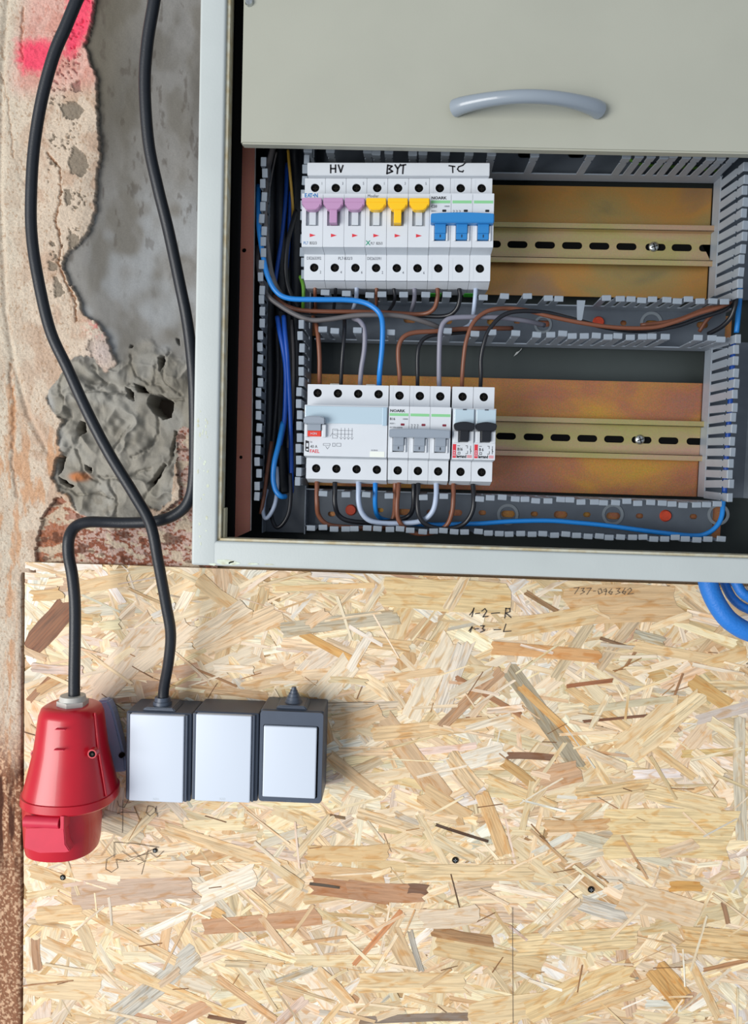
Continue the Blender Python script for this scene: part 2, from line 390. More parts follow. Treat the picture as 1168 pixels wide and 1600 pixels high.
brownw = mixc(np.broadcast_to(C3((142, 98, 72)), U.shape+(3,)), C3((205, 168, 136)), sstep(0.52, 0.64, fbm(U/3, V/3.4, 3, 121)))
brownw = mixc(brownw, C3((80, 48, 34)), sstep(0.42, 0.6, fbm(U/10, V/70, 3, 125))*sstep(1180, 1240, V)*sstep(1430, 1330, V))
base = mixc(base, brownw, lowb)
# hairline specks
bcol = mixc(np.broadcast_to(C3((136, 82, 62)), U.shape+(3,)), C3((186, 158, 146)), sstep(0.5, 0.56, fbm(U/4.5, V/3.5, 4, 131)+0.10*sstep(850, 800, V)-0.06*sstep(860, 890, V)+0.05*sstep(120, 300, U)))
bcol = mixc(bcol, C3((158, 98, 68)), sstep(150, 90, U)*0.8)
bcol = mixc(bcol, C3((200, 184, 160)), sstep(0.55, 0.62, fbm(U/16, V/9, 4, 135))*0.8)
bcol = mixc(bcol, C3((92, 58, 44)), sstep(0.58, 0.68, fbm(U/18, V/10, 4, 137))*0.8)
base = mixc(base, bcol, bk)
base = mixc(base, C3((120, 110, 96)), pl*0.85)
base = mixc(base, C3((160, 105, 60)), np.clip(ck, 0, 1)*0.75*(1-gm))
pinkn = (fbm(U/6, V/6, 3, 141)-0.5)*14
pk = np.maximum(sstep(-15, 14, sdf([(30,64),(60,56),(90,62),(96,84),(86,104),(62,112),(38,112),(26,92)], U, V)+pinkn), sstep(-15, 10, sdf([(112,-60),(150,-60),(146,20),(140,50),(128,66),(112,88),(100,80),(104,40)], U, V)+pinkn))
pk = np.maximum(pk, 0.25*sstep(-40, 0, sdf([(60,0),(150,0),(140,110),(40,120)], U, V)))
base = mixc(base, C3((238, 60, 98)), pk*(1-gm)*0.92)
pk2 = sstep(0.5, 0.62, fbm(U/5, V/5, 3, 151))*np.exp(-(((U-165)/22)**2+((V-500)/16)**2)); base = mixc(base, C3((214, 110, 105)), pk2*(1-gm))
base = mixc(base, C3((196, 180, 172)), (1-gm)*np.exp(-(((U-165)/24)**2+((V-540)/30)**2)))
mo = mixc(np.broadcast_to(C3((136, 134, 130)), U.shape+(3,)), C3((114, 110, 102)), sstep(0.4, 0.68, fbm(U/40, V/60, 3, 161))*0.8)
mo = mixc(mo, C3((96, 90, 78)), sstep(270, 150, U)*sstep(380, 120, V)*0.9)  # upper-left mortar darkened, shade put into its colour
mo = mixc(mo, C3((160, 163, 165)), sstep(0.4, 0.75, fbm(U/34, V/40, 2, 171))*sstep(240, 330, V)*0.7)
mo = mixc(mo, C3((84, 76, 68)), sstep(0.66, 0.76, fbm(U/10, V/26, 5, 181))*0.5*sstep(560, 300, V)+0.75*sstep(0.5, 0.62, fbm(U/8, V/8, 4, 185))*np.exp(-(((U-165)/38)**2+((V-780)/22)**2)))
mo = mixc(mo, C3((154, 148, 134)), lp*0.6)
mo = mixc(mo, C3((176, 112, 70)), stone)
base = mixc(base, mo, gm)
soil = sstep(884, 889, V+(fbm(U/5, V/5, 2, 191)-0.5)*10)*sstep(44, 60, U)*sstep(40, 50, U); base = mixc(base, C3((105, 74, 56)), soil*(1-strip*0))
nV, nU = U.shape
pos = np.array(O0)[None, None]+U[..., None]*np.array(EX)+V[..., None]*np.array(EY); pos[..., 1] = -H*0.001+0.004
M_wall = bpy.data.materials.new('plaster_relief'); M_wall.use_nodes = True
N = M_wall.node_tree.nodes; L = M_wall.node_tree.links; b = N['Principled BSDF']; b.inputs['Roughness'].default_value = 0.85; b.inputs['Specular IOR Level'].default_value = 0.25
at = N.new('ShaderNodeAttribute'); at.attribute_name = 'tint'; tc = N.new('ShaderNodeTexCoord')
n1 = N.new('ShaderNodeTexNoise'); n1.inputs['Scale'].default_value = 750; n1.inputs['Detail'].default_value = 4; L.new(tc.outputs['Object'], n1.inputs['Vector'])
mr = N.new('ShaderNodeMapRange'); mr.inputs[1].default_value = 0.3; mr.inputs[2].default_value = 0.62; mr.inputs[3].default_value = 0.72; mr.inputs[4].default_value = 1.06; L.new(n1.outputs['Fac'], mr.inputs[0])
mx = N.new('ShaderNodeMix'); mx.data_type = 'RGBA'; mx.blend_type = 'MULTIPLY'; mx.inputs[0].default_value = 0.8
L.new(at.outputs['Color'], mx.inputs[6]); L.new(mr.outputs[0], mx.inputs[7]); L.new(mx.outputs[2], b.inputs['Base Color'])
bp = N.new('ShaderNodeBump'); bp.inputs['Strength'].default_value = 0.35; bp.inputs['Distance'].default_value = 0.0008; L.new(n1.outputs['Fac'], bp.inputs['Height']); L.new(bp.outputs[0], b.inputs['Normal'])
M_mortar = M_wall.copy(); M_mortar.name = 'mortar_relief'
for nd in M_mortar.node_tree.nodes:
    if nd.type == 'BUMP': nd.inputs['Strength'].default_value = 0.12
    if nd.type == 'MIX': nd.inputs[0].default_value = 0.3
def relief(name, facemask, m, parent=None):
    idx = np.arange(nU*nV).reshape(nV, nU)
    q = np.stack([idx[:-1, :-1], idx[1:, :-1], idx[1:, 1:], idx[:-1, 1:]], -1)[facemask]
    used, inv = np.unique(q, return_inverse=True); q = inv.reshape(-1, 4)
    me = bpy.data.meshes.new(name); v = pos.reshape(-1, 3)[used]
    me.vertices.add(len(v)); me.vertices.foreach_set('co', v.astype('f').ravel())
    me.loops.add(q.size); me.loops.foreach_set('vertex_index', q.ravel().astype('i'))
    me.polygons.add(len(q)); me.polygons.foreach_set('loop_start', np.arange(0, q.size, 4, dtype='i'))
    me.update(calc_edges=True)
    ca = me.color_attributes.new('tint', 'FLOAT_COLOR', 'POINT'); cc = np.concatenate([base.reshape(-1, 3)[used], np.ones((len(v), 1))], 1)
    ca.data.foreach_set('color', cc.astype('f').ravel()); me.polygons.foreach_set('use_smooth', [True]*len(q))
    return link(name, me, m, parent)
cls = np.where(hole > 0.9, -1, np.where(gm > 0.5, 1, np.where(bk > 0.5, 2, 0)))[:-1, :-1]
wall = relief('wall_back', cls == 0, M_wall); tag(wall, 'flaking limewashed plaster wall with pink spray paint, left of the cabinet', kind='structure')
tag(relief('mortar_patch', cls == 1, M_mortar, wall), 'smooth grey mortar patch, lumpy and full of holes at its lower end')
tag(relief('brickwork', cls == 2, M_wall, wall), 'bare red brick with flecks of white paint above the board')
M_plain = mat('plain_plaster', (190, 172, 152), 0.9, vary=0.15, scale=20, bump=0.3)
bb = B(); xr = P(345, 0, 0).x
bb.box(xr, 1.5, 0.0125, 0.05, 0.0, 2.6); bb.box(-1.6, P(-128, 400, 0).x, 0.0, 0.05, 0.0, 2.6); bb.box(-1.6, 1.5, 0.07, 0.10, 0.0, 2.6)
tag(bb.build('plaster_surround', M_plain, wall), 'plain plaster beyond the picture')

# ================================================================ oriented strand board
def osb_mat():
    m = bpy.data.materials.new('wood_strands'); m.use_nodes = True; N = m.node_tree.nodes; L = m.node_tree.links; b = N['Principled BSDF']
    at = N.new('ShaderNodeAttribute'); at.attribute_name = 'tint'
    uv = N.new('ShaderNodeUVMap'); uv.uv_map = 'grain'
    def noise(sc, det, sx, sy, dist=0.0):
        mp = N.new('ShaderNodeMapping'); mp.inputs['Scale'].default_value = (sx, sy, 1); L.new(uv.outputs[0], mp.inputs[0])
        n = N.new('ShaderNodeTexNoise'); n.noise_dimensions = '2D'; n.inputs['Scale'].default_value = sc; n.inputs['Detail'].default_value = det; n.inputs['Distortion'].default_value = dist
        L.new(mp.outputs[0], n.inputs['Vector']); return n
    def rng(n, a, c, lo, hi):
        r = N.new('ShaderNodeMapRange'); r.inputs[1].default_value = a; r.inputs[2].default_value = c; r.inputs[3].default_value = lo; r.inputs[4].default_value = hi
        L.new(n.outputs['Fac'], r.inputs[0]); return r
    def mul(a, r, f=1.0):
        x = N.new('ShaderNodeMix'); x.data_type = 'RGBA'; x.blend_type = 'MULTIPLY'; x.inputs[0].default_value = f
        L.new(a, x.inputs[6]); L.new(r, x.inputs[7]); return x.outputs[2]
    g1 = noise(1.0, 4, 0.022, 0.55, 0.4); g2 = noise(1.0, 3, 0.05, 3.2); g3 = noise(1.0, 3, 0.05, 0.16, 0.6); g4 = noise(1.0, 2, 0.012, 0.25, 0.5)
    def mulf(a, r, f):
        x = N.new('ShaderNodeMix'); x.data_type = 'RGBA'; x.blend_type = 'MULTIPLY'; L.new(f, x.inputs[0]); L.new(a, x.inputs[6]); L.new(r, x.inputs[7]); return x.outputs[2]
    c = mulf(at.outputs['Color'], rng(g1, 0.34, 0.56, 0.66, 1.08).outputs[0], at.outputs['Alpha'])
    c = mul(c, rng(g4, 0.3, 0.7, 0.88, 1.08).outputs[0], 1.0)
    c = mul(c, rng(g2, 0.32, 0.56, 0.80, 1.06).outputs[0], 0.8)
    st = N.new('ShaderNodeMix'); st.data_type = 'RGBA'; st.blend_type = 'MULTIPLY'; st.inputs[7].default_value = (0.84, 0.60, 0.34, 1)
    r3 = rng(g3, 0.50, 0.72, 0.0, 0.75); L.new(r3.outputs[0], st.inputs[0]); L.new(c, st.inputs[6])
    L.new(st.outputs[2], b.inputs['Base Color']); b.inputs['Roughness'].default_value = 0.5; b.inputs['Specular IOR Level'].default_value = 0.35
    bp = N.new('ShaderNodeBump'); bp.inputs['Strength'].default_value = 0.35; bp.inputs['Distance'].default_value = 0.0003
    L.new(g1.outputs['Fac'], bp.inputs['Height']); L.new(bp.outputs[0], b.inputs['Normal'])
    return m
M_osb = osb_mat()
OX0 = P(38, 1200, 0).x; OZ1 = P(600, 897, 0).z; OX1 = 0.62; OZ0 = 0.62
def strand_geo(cx, cz, ang, ln, wd, y, th, ragged=0.12):
    """outline of a wood flake with splintered ends; returns verts, side/top faces, uv (mm)"""
    rnd = random.random
    sk = (rnd()-0.5)*wd*0.9; tp = 1-ragged*rnd()*2.5; tp2 = 1-ragged*rnd()*2.5; bow = (rnd()-.5)*wd*0.25
    m = 5; raw = []
    for k in range(m): t = k/(m-1); raw.append(((t-.5)*ln, -wd/2*(tp*(1-t)+tp2*t)*(1+(rnd()-.5)*.14)+bow*math.sin(math.pi*t)))
    for k in range(1, 4): raw.append((ln/2+(rnd()-.5)*wd*.45+sk*(k/4), -wd/2*tp2+wd*tp2*k/4))
    for k in range(m): t = 1-k/(m-1); raw.append(((t-.5)*ln+sk*t, wd/2*(tp*(1-t)+tp2*t)*(1+(rnd()-.5)*.14)+bow*math.sin(math.pi*t)))
    for k in range(1, 4): raw.append((-ln/2+(rnd()-.5)*wd*.45, wd/2*tp-wd*tp*k/4))
    ca, sa = math.cos(ang), math.sin(ang); uo, vo = rnd()*5000, rnd()*5000
    out = []; uv = []
    for u, v in raw:
        x = min(max(cx+u*ca-v*sa, OX0), OX1); z = min(max(cz+u*sa+v*ca, OZ0), OZ1)
        out.append((x, z)); uv.append((u*1000+uo, v*1000+vo))
    n = len(out)
    V = [(x, y, z) for x, z in out]+[(x, y+th, z) for x, z in out]
    Fc = [tuple(range(n))]+[(i, (i+n), (i+1) % n+n, (i+1) % n) for i in range(n)]
    return V, Fc, uv
def strand_mesh(name, items):
    Vs = []; Fs = []; UV = []; Cs = []
    for (V, Fc, uv, col) in items:
        o = len(Vs); Vs += V; Fs += [tuple(i+o for i in f) for f in Fc]
        for f in Fc: UV += [uv[i % len(uv)] for i in f]
        Cs += [(*col, random.random())]*len(V)
    me = bpy.data.meshes.new(name); me.from_pydata(Vs, [], Fs)
    ul = me.uv_layers.new(name='grain'); ul.data.foreach_set('uv', np.array(UV, 'f').ravel())
    ca = me.color_attributes.new('tint', 'FLOAT_COLOR', 'POINT'); ca.data.foreach_set('color', np.array(Cs, 'f').ravel())
    return me
board = thing('strand_board', ((OX0+OX1)/2, 0, OZ0), 'pale oriented strand board of pressed wood flakes covering the wall below the cabinet', 'wood board')
M_core = mat('board_core', (190, 155, 110), 0.8, vary=0.3, scale=300, stretch=(1, 1, 6))
def rebase(o): o.matrix_parent_inverse = Matrix.Identity(4); o.location = (-Vector(o.parent.location))[:]; return o
rebase(B().box(OX0, OX1, 0.0002, 0.0125, OZ0, OZ1).build('core', M_core, board))
PAL = [((240,218,182), 30), ((238,221,194), 18), ((226,200,162), 20), ((220,190,148), 9), ((230,206,170), 16), ((236,228,212), 5), ((212,176,130), 3), ((204,170,138), 1.5), ((208,198,178), 3), ((180,138,102), 0.5), ((226,206,184), 8)]
def pal():
    c = random.choices([p[0] for p in PAL], [p[1] for p in PAL])[0]; k = random.uniform(0.94, 1.06)
    return lin(tuple(min(255, v*k+random.uniform(-4, 4)) for v in c))
def rang():
    return random.gauss(0, 0.55) if random.random() < 0.6 else random.uniform(-1.5, 1.5)
bulk = []
for i in range(6000):
    t = i/6000
    ln = random.uniform(0.03, 0.12); wd = random.uniform(0.007, 0.028)*(1 if random.random() < .65 else 0.3)
    if t > 0.8: ln *= 0.65; wd *= 0.5
    bulk.append((*strand_geo(random.uniform(OX0, OX1), random.uniform(OZ0, OZ1), rang(), ln, wd, -0.0001-0.0006*t-random.random()*0.00005, 0.0003), pal()))
rebase(tag(link('small_strands', strand_mesh('small_strands', bulk), M_osb, board), 'countless overlapping pale wood flakes', kind='stuff'))
px_mm = (P(700, 1200, 0)-P(600, 1200, 0)).length/100
named = []; bulk_dark = []
TR = [(40,1016,108,945,38,(118,66,34)),(45,1095,80,1058,10,(150,105,70)),(440,985,622,964,24,(190,180,158)),(312,905,360,942,24,(215,185,140)),(300,1003,385,950,34,(228,208,180)),
(320,1012,438,958,38,(224,196,160)),(470,988,562,1037,14,(214,162,92)),(492,1092,547,1033,38,(238,222,196)),(545,1045,577,993,16,(242,232,216)),(430,920,584,914,9,(225,190,140)),
(305,1045,370,1072,4,(150,105,65)),(150,1085,255,965,54,(228,208,184)),(215,1040,300,975,30,(232,212,186)),(882,950,1076,945,62,(212,178,134)),(545,969,626,966,22,(184,175,152)),
(600,925,790,935,52,(226,200,150)),(784,980,925,958,32,(224,196,150)),(820,925,870,955,8,(150,115,80)),(640,1122,702,1000,34,(234,220,196)),(690,1112,730,998,30,(226,216,202)),
(688,1137,782,1048,18,(186,146,112)),(735,1120,806,1034,14,(222,196,166)),(795,1045,902,1198,26,(160,150,128)),(812,1072,925,1180,12,(215,168,106)),(712,1058,815,1118,9,(160,110,76)),
(775,1105,914,1182,16,(228,192,146)),(768,1012,938,1027,22,(212,160,106)),(595,1120,692,1247,36,(204,172,136)),(584,1147,762,1130,24,(222,190,145)),(792,1180,868,1184,12,(120,85,65)),
(885,1072,956,1063,7,(155,95,62)),(910,1127,1018,1117,5,(110,70,50)),(920,1108,1052,1092,12,(200,190,160)),(885,1073,1082,1214,14,(222,188,138)),(1080,1062,1130,1096,24,(205,163,100)),
(1066,1052,1048,1100,4,(150,105,70)),(975,1172,1066,1094,52,(232,206,164)),(1064,1178,1165,1175,14,(210,180,120)),(1154,1122,1158,1312,20,(206,197,176)),(785,1190,832,1226,16,(190,150,95)),
(835,1222,906,1204,36,(200,160,125)),(665,1206,792,1170,28,(232,224,208)),(705,1180,752,1242,28,(224,195,155)),(990,990,1036,1003,16,(190,185,165)),(937,997,986,1013,5,(120,90,65)),
(974,1045,998,1008,5,(150,110,75)),(158,1280,224,1306,36,(204,190,165)),(118,1397,313,1376,56,(194,168,148)),(115,1362,312,1356,30,(226,201,170)),(170,1434,328,1420,24,(222,195,165)),
(88,1398,276,1502,16,(222,192,150)),(220,1462,332,1408,14,(240,232,218)),(300,1425,255,1515,4,(205,170,130)),(178,1590,304,1488,34,(194,190,180)),(190,1513,362,1587,18,(226,196,150)),
(335,1353,422,1427,20,(230,202,160)),(312,1400,392,1368,38,(240,230,212)),(318,1416,342,1430,20,(215,170,110)),(316,1447,502,1431,28,(192,146,112)),(255,1293,442,1352,22,(228,198,155)),
(480,1332,602,1330,26,(214,180,130)),(485,1383,606,1400,30,(168,118,84)),(490,1360,602,1372,22,(212,175,130)),(484,1380,530,1386,5,(70,60,52)),(462,1340,518,1272,14,(228,208,172)),
(460,1500,602,1500,20,(232,212,172)),(552,1507,626,1423,9,(205,138,92)),(340,1528,432,1594,14,(214,172,128)),(345,1485,442,1505,10,(230,200,155)),(56,1465,60,1515,16,(165,125,95)),
(525,1562,567,1528,14,(238,230,218)),(270,1598,327,1568,24,(205,160,125)),(325,1587,382,1598,7,(110,75,55)),(40,1535,147,1542,42,(226,200,160)),(515,1273,540,1278,5,(110,85,60)),
(410,1320,477,1298,14,(206,197,178)),(680,1288,762,1314,5,(64,46,38)),(850,1290,945,1287,20,(212,174,128)),(900,1305,1046,1347,20,(204,196,172)),(945,1302,1140,1306,84,(232,207,156)),
(752,1240,787,1332,24,(218,178,126)),(660,1238,722,1277,36,(216,183,138)),(880,1337,942,1325,24,(228,214,186)),(545,1388,664,1395,34,(176,130,98)),(636,1388,664,1390,18,(110,78,62)),
(658,1434,742,1427,36,(222,202,177)),(630,1360,832,1362,28,(226,200,156)),(704,1365,722,1435,2,(80,60,45)),(836,1442,910,1365,8,(240,227,202)),(845,1460,905,1403,18,(228,207,177)),
(905,1408,982,1430,28,(203,197,186)),(1045,1385,1096,1385,18,(204,150,78)),(965,1398,1087,1430,46,(222,196,162)),(1128,1410,1136,1442,7,(150,110,80)),(675,1453,772,1470,20,(162,122,84)),
(680,1478,847,1507,36,(212,184,138)),(800,1477,987,1464,42,(230,204,156)),(1060,1468,1172,1480,46,(218,184,132)),(613,1455,650,1522,30,(210,180,140)),(640,1453,658,1517,9,(170,165,155)),
(1098,1515,1170,1499,7,(168,118,78)),(1022,1512,1072,1572,40,(210,160,94)),(1075,1498,1122,1592,14,(226,196,150)),(905,1552,997,1527,4,(150,145,130)),(825,1582,987,1513,42,(226,196,144)),
(860,1592,1012,1538,24,(222,188,140)),(560,1594,730,1588,14,(130,115,105)),(560,1535,732,1535,36,(230,204,160)),(735,1587,862,1570,46,(226,200,156)),(1000,1160,1095,1085,24,(236,214,172)),
(990,1010,1130,1035,18,(224,194,148)),(1100,1040,1165,1020,22,(222,190,140)),(560,1000,640,1010,20,(218,186,140)),(600,1060,690,1048,14,(222,190,148)),(380,1075,470,1055,22,(226,196,156)),
(300,1075,420,1088,14,(214,178,138)),(512,1180,590,1240,20,(216,182,140)),(520,1130,600,1110,26,(222,190,150)),(540,1220,640,1205,20,(232,210,175)),(560,1270,660,1300,18,(222,196,158)),
(1010,1235,1130,1260,30,(230,205,158)),(760,1215,870,1262,18,(226,198,150)),(900,1240,1020,1225,20,(220,190,142)),(60,1320,110,1345,20,(200,165,120)),(50,1360,120,1385,24,(214,184,140)),(60,1430,130,1425,30,(222,190,145)),(70,1470,150,1500,20,(220,190,150)),(120,920,200,905,24,(216,184,138)),(60,1080,110,1050,14,(186,148,98)),(50,930,100,925,20,(205,170,118))]
for i, (x0, y0, x1, y1, wd, c) in enumerate(TR):
    a = P(x0, y0, 0); b_ = P(x1, y1, 0); d = b_-a
    g = strand_geo((a.x+b_.x)/2, (a.z+b_.z)/2, math.atan2(d.z, d.x), d.length, wd*px_mm, -0.00085-0.0000025*((i*37) % 150), 0.00035, 0.06)
    k = 0.14; c = tuple(v*(1-k)+a_*k for v, a_ in zip(c, (232, 206, 168))); c = tuple(min(255, v*1.01) for v in c); named.append((*g, lin(c)))
for i in range(298-len(TR)-4):
    sx, sy = random.uniform(45, 1165), random.uniform(905, 1595)
    if 680 < sx < 850 and 920 < sy < 1010 or 870 < sx < 1020 and sy < 940: sy += 110
    p = P(sx, sy, 0); big_ = random.random() < 0.25
    g = strand_geo(p.x, p.z, rang(), random.uniform(0.02, 0.06), random.uniform(0.007, 0.013) if big_ else random.uniform(0.0015, 0.0045), -0.0012-random.random()*0.0001, 0.00025)
    named.append((*g, pal()))
for i in range(60):
    p = P(random.uniform(45, 1165), random.uniform(1015, 1595), 0)
    bulk_dark.append((*strand_geo(p.x, p.z, rang(), random.uniform(0.008, 0.03), random.uniform(0.0005, 0.0013), -0.00125-random.random()*0.0001, 0.0002), lin(random.choice(((130, 92, 60), (150, 108, 70), (175, 132, 86))))))
rebase(tag(link('dark_slivers', strand_mesh('dark_slivers', bulk_dark), M_osb, board), 'thin dark slivers drawn for fissures between the flakes', kind='stuff'))  # brown slivers laid on top as fissures
for it in named: rebase(link('wood_strand', strand_mesh('wood_strand', [it]), M_osb, board))
def screw_head(parent, c, r, m, name='screw'):
    s_ = B(); s_.cyl((c.x, c.y-0.0004, c.z), r, r*0.85, 0.0008, 'Y', 20)
    o = s_.build(name, m, parent, smooth=30)
    k = B(); k.box(c.x-r*.55, c.x+r*.55, c.y-0.001, c.y-0.0007, c.z-r*.12, c.z+r*.12); k.box(c.x-r*.12, c.x+r*.12, c.y-0.001, c.y-0.0007, c.z-r*.55, c.z+r*.55)
    kk = k.build('cross_slot', M_screw, o); return o
for px, py, r in ((711, 1344, 0.0034), (923, 1390, 0.0034), (98, 1371, 0.003), (242, 1329, 0.0025)):
    o = screw_head(board, P(px, py, -0.0013), r, M_screw_d); rebase(o)
# pencil and pen marks on the board
def marks(lines, wd, m, name, lab):
    b_ = B()
    for ln in lines:
        pts = [P(x, y, -0.00145) for x, y in ln]; b_.stroke([(p.x, p.z) for p in pts], wd, -0.00145)
    o = b_.build(name, m, board); rebase(o); tag(o, lab)
def sc(lines, ox, oy, s): return [[(ox+x/s, oy+y/s) for x, y in l] for l in lines]
marks(sc([[(298,162),(308,150),(312,140),(305,168)],[(316,158),(330,156)],[(336,150),(346,142),(352,150),(340,168),(356,166)],[(366,157),(392,155)],[(412,140),(408,172)],[(410,142),(424,142),(424,152),(411,156),(428,170)],
 [(296,212),(306,198),(300,216)],[(314,206),(326,205)],[(332,196),(344,196),(338,204),(345,210),(332,216)],[(374,208),(396,207)],[(412,190),(404,214),(428,212)]], 584, 880, 2), 0.0009, M_pen, 'pen_writing', 'dark pen note 1-2-R above 1-3-L')
marks(sc([[(624,78),(640,76),(626,96)],[(646,80),(656,78),(650,86),(657,90),(644,97)],[(664,79),(678,78),(664,98)],[(684,88),(692,87)],[(700,82),(708,80),(712,92),(702,97),(699,86)],[(716,84),(724,80),(726,88),(717,88)],[(725,86),(722,100)],[(742,80),(732,92),(740,98),(744,90),(734,90)],
 [(756,80),(768,79),(760,87),(768,92),(754,98)],[(784,78),(774,92),(782,97),(786,89),(776,90)],[(790,84),(800,78),(804,84),(792,97),(810,95)]], 584, 880, 2), 0.0006, M_pencil, 'pencil_writing', 'faint pencil digits 737 076 362')
marks(sc([[(366,22),(372,40),(388,44),(402,18)],[(384,20),(382,122)],[(366,64),(384,58),(428,60)],[(480,42),(462,38),(456,60),(468,70),(484,58),(488,40)],[(486,44),(492,72)],
 [(356,152),(356,200)],[(356,152),(420,156),(480,166),(496,168)],[(360,190),(332,206),(330,236),(348,246),(368,232),(362,206),(400,212),(490,168)],[(404,166),(450,212),(430,222)],[(462,176),(442,252)],[(380,180),(410,200),(470,186),(490,200),(510,180)]], 0, 1240, 2), 0.00055, M_pencil, 'pencil_scribble', 'loose pencil scribbles beside the red socket')
marks([[(190,1098),(420,1101),(560,1097),(584,1098)],[(800,1418),(801,1600)]], 0.0005, M_pencil, 'pencil_line', None)
# ================================================================ electrical cabinet
def Z(v): return 1.4 + v/1000.0
def add(b_, name, m, parent, smooth=None, label=None, kind=None):
    o = b_.build(name, m, parent, smooth) if isinstance(b_, B) else b_
    if parent is not None and parent.type == 'EMPTY': o.location = -Vector(parent.location)
    if label: o['label'] = label
    if kind: o['kind'] = kind
    return o
def addp(name, loops, yf, th, m, parent, label=None):
    return add(plate(name, loops, yf, th, m, parent), name, m, parent, label=label)
def addt(s, x, z, size, yf, m, parent, **k):
    o = text(s, x, z, size, yf, m, parent, **k)
    if parent.type == 'EMPTY': o.location = -Vector(parent.location)
    return o
FY = -0.145; XL, XR, ZB, ZT = -0.171, 0.347, Z(-84), Z(600)
IL, IR, IB, IT = -0.1505, 0.326, Z(-63.5), Z(580)
cab = thing('electrical_cabinet', (0.09, 0, ZB), 'open grey-beige steel electrical cabinet mounted above the wood board', 'electrical cabinet')
fr = B()
fr.box(XL, IL, FY, FY+0.02, ZB, ZT, 0.0022, 3); fr.box(IR, XR, FY, FY+0.02, ZB, ZT, 0.002); fr.box(XL+0.001, XR-0.001, FY+0.0001, FY+0.02, ZB, IB, 0.0022, 3); fr.box(XL+0.001, XR-0.001, FY+0.0001, FY+0.02, IT, ZT, 0.002)
add(fr, 'front_frame', M_frame, cab, 40)
ch = B()
ch.box(IL-0.0004, IL+0.0028, FY+0.003, FY+0.016, IB, IT, 0.0008); ch.box(IL, IR, FY+0.003, FY+0.016, IB-0.0004, IB+0.0022, 0.0008)
add(ch, 'inner_lip', mat('worn_beige_paint', (196, 194, 176), 0.55, rgb2=(180, 166, 132), scale=120), cab, 40)
cp = B(); random.seed(11)
def chip(x, y, rx, ry):
    c = P(x, y, FY-0.0001); n = 11
    cp.poly([(c.x+rx*px_mm*math.cos(2*math.pi*k/n)*random.uniform(.55, 1), c.z+ry*px_mm*math.sin(2*math.pi*k/n)*random.uniform(.5, 1)) for k in range(n)], FY-0.00012, FY+0.0002)
for a in ((350, 878, 16, 4), (366, 880, 10, 3), (332, 882, 6, 2), (395, 881, 10, 1.5), (420, 882, 8, 1)): chip(*a)
for k in range(26): chip(random.uniform(308, 325), random.uniform(640, 850), random.uniform(.8, 2), random.uniform(1, 4))
add(cp, 'paint_chips', M_chip, cab, kind='stuff')
bd = B()
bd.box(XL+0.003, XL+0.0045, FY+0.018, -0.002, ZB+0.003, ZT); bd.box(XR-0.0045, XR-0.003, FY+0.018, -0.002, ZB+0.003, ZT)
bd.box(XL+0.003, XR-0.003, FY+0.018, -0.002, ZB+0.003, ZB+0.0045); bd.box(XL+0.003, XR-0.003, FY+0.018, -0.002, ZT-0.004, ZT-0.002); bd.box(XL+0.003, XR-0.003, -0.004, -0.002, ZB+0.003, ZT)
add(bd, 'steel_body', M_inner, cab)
add(B().box(XL+0.005, XR-0.005, -0.032, -0.030, ZB+0.006, ZT-0.004), 'back_panel', M_back, cab)
a = P(350, 400, -0.128).x; b_ = P(370.5, 400, -0.128).x
add(B().box(IL+0.003, b_+0.0006, -0.1265, -0.118, ZB+0.006, IT, 0.001), 'shade_gap_strip', M_black, cab)  # black strip added to paint the shaded gap beside the frame
add(B().box(XL+0.006, IL+0.003, -0.1265, -0.118, ZB+0.006, IT), 'shade_gap_backing', M_black, cab)  # same painted shade carried on behind the frame
# pinkish zinc strip with two small holes
q = [P(370, 215, -0.10), P(399, 215, -0.10), P(391.5, 829, -0.10), P(357, 845, -0.10)]
q = [(v.x, v.z) for v in q]; up = 0.33
q = [(q[0][0]-0.001, q[0][1]+up), (q[1][0]-0.002, q[1][1]+up)]+q[1:]
h1 = P(381, 391, -0.10); h2 = P(376, 714.5, -0.10)
addp('side_rail', [q, circ(h1.x, h1.z, .0019, 14), circ(h2.x, h2.z, .0015, 14)], -0.10, 0.0016, M_copper, cab, 'pinkish zinc-plated side rail with two small holes')
e = B(); e.tube([(q[1][0], -0.1002, q[1][1]), (q[2][0], -0.1002, q[2][1]), (q[3][0], -0.1002, q[3][1])], 0.0005, 6, sub=1); add(e, 'rail_edge_glint', mat('pale_edge_glint', (215, 205, 198), 0.4, 0.4), cab)  # pale tube paints the light caught on the rail's edge
p0 = P(343, 845, -0.13); p1 = P(355, 793, -0.13)
add(B().box(IL+0.0032, p1.x, -0.138, -0.128, IB, p1.z, 0.0006), 'corner_post', mat('beige_post_paint', (185, 178, 150), 0.5), cab)
# mounting plates
def zplate(name, z0, z1, m, x1): return add(B().box(-0.118, x1, -0.0552, -0.0535, Z(z0), Z(z1), 0.0004), 'mounting_plate', m, cab)
zplate('u', 159, 256.4, M_zinc_u, 0.2662); zplate('l', -18, 84.5, M_zinc_l, 0.2668)
for z0, z1 in ((119, 145), (-56, -24)): add(B().box(-0.118, 0.29, -0.0535, -0.0525, Z(z0), Z(z1)), 'duct_bracket', M_zinc_l, cab)
fl = P(809, 551, -0.034)
add(B().poly([(fl.x-.004, fl.z-.0035), (fl.x-.001, fl.z-.0015), (fl.x+.003, fl.z+.003), (fl.x+.0035, fl.z+.0045), (fl.x+.001, fl.z+.0015), (fl.x-.0015, fl.z+.0005)], -0.034, -0.033), 'lint_fleck', mat('lint', (200, 205, 205), 0.9), cab)
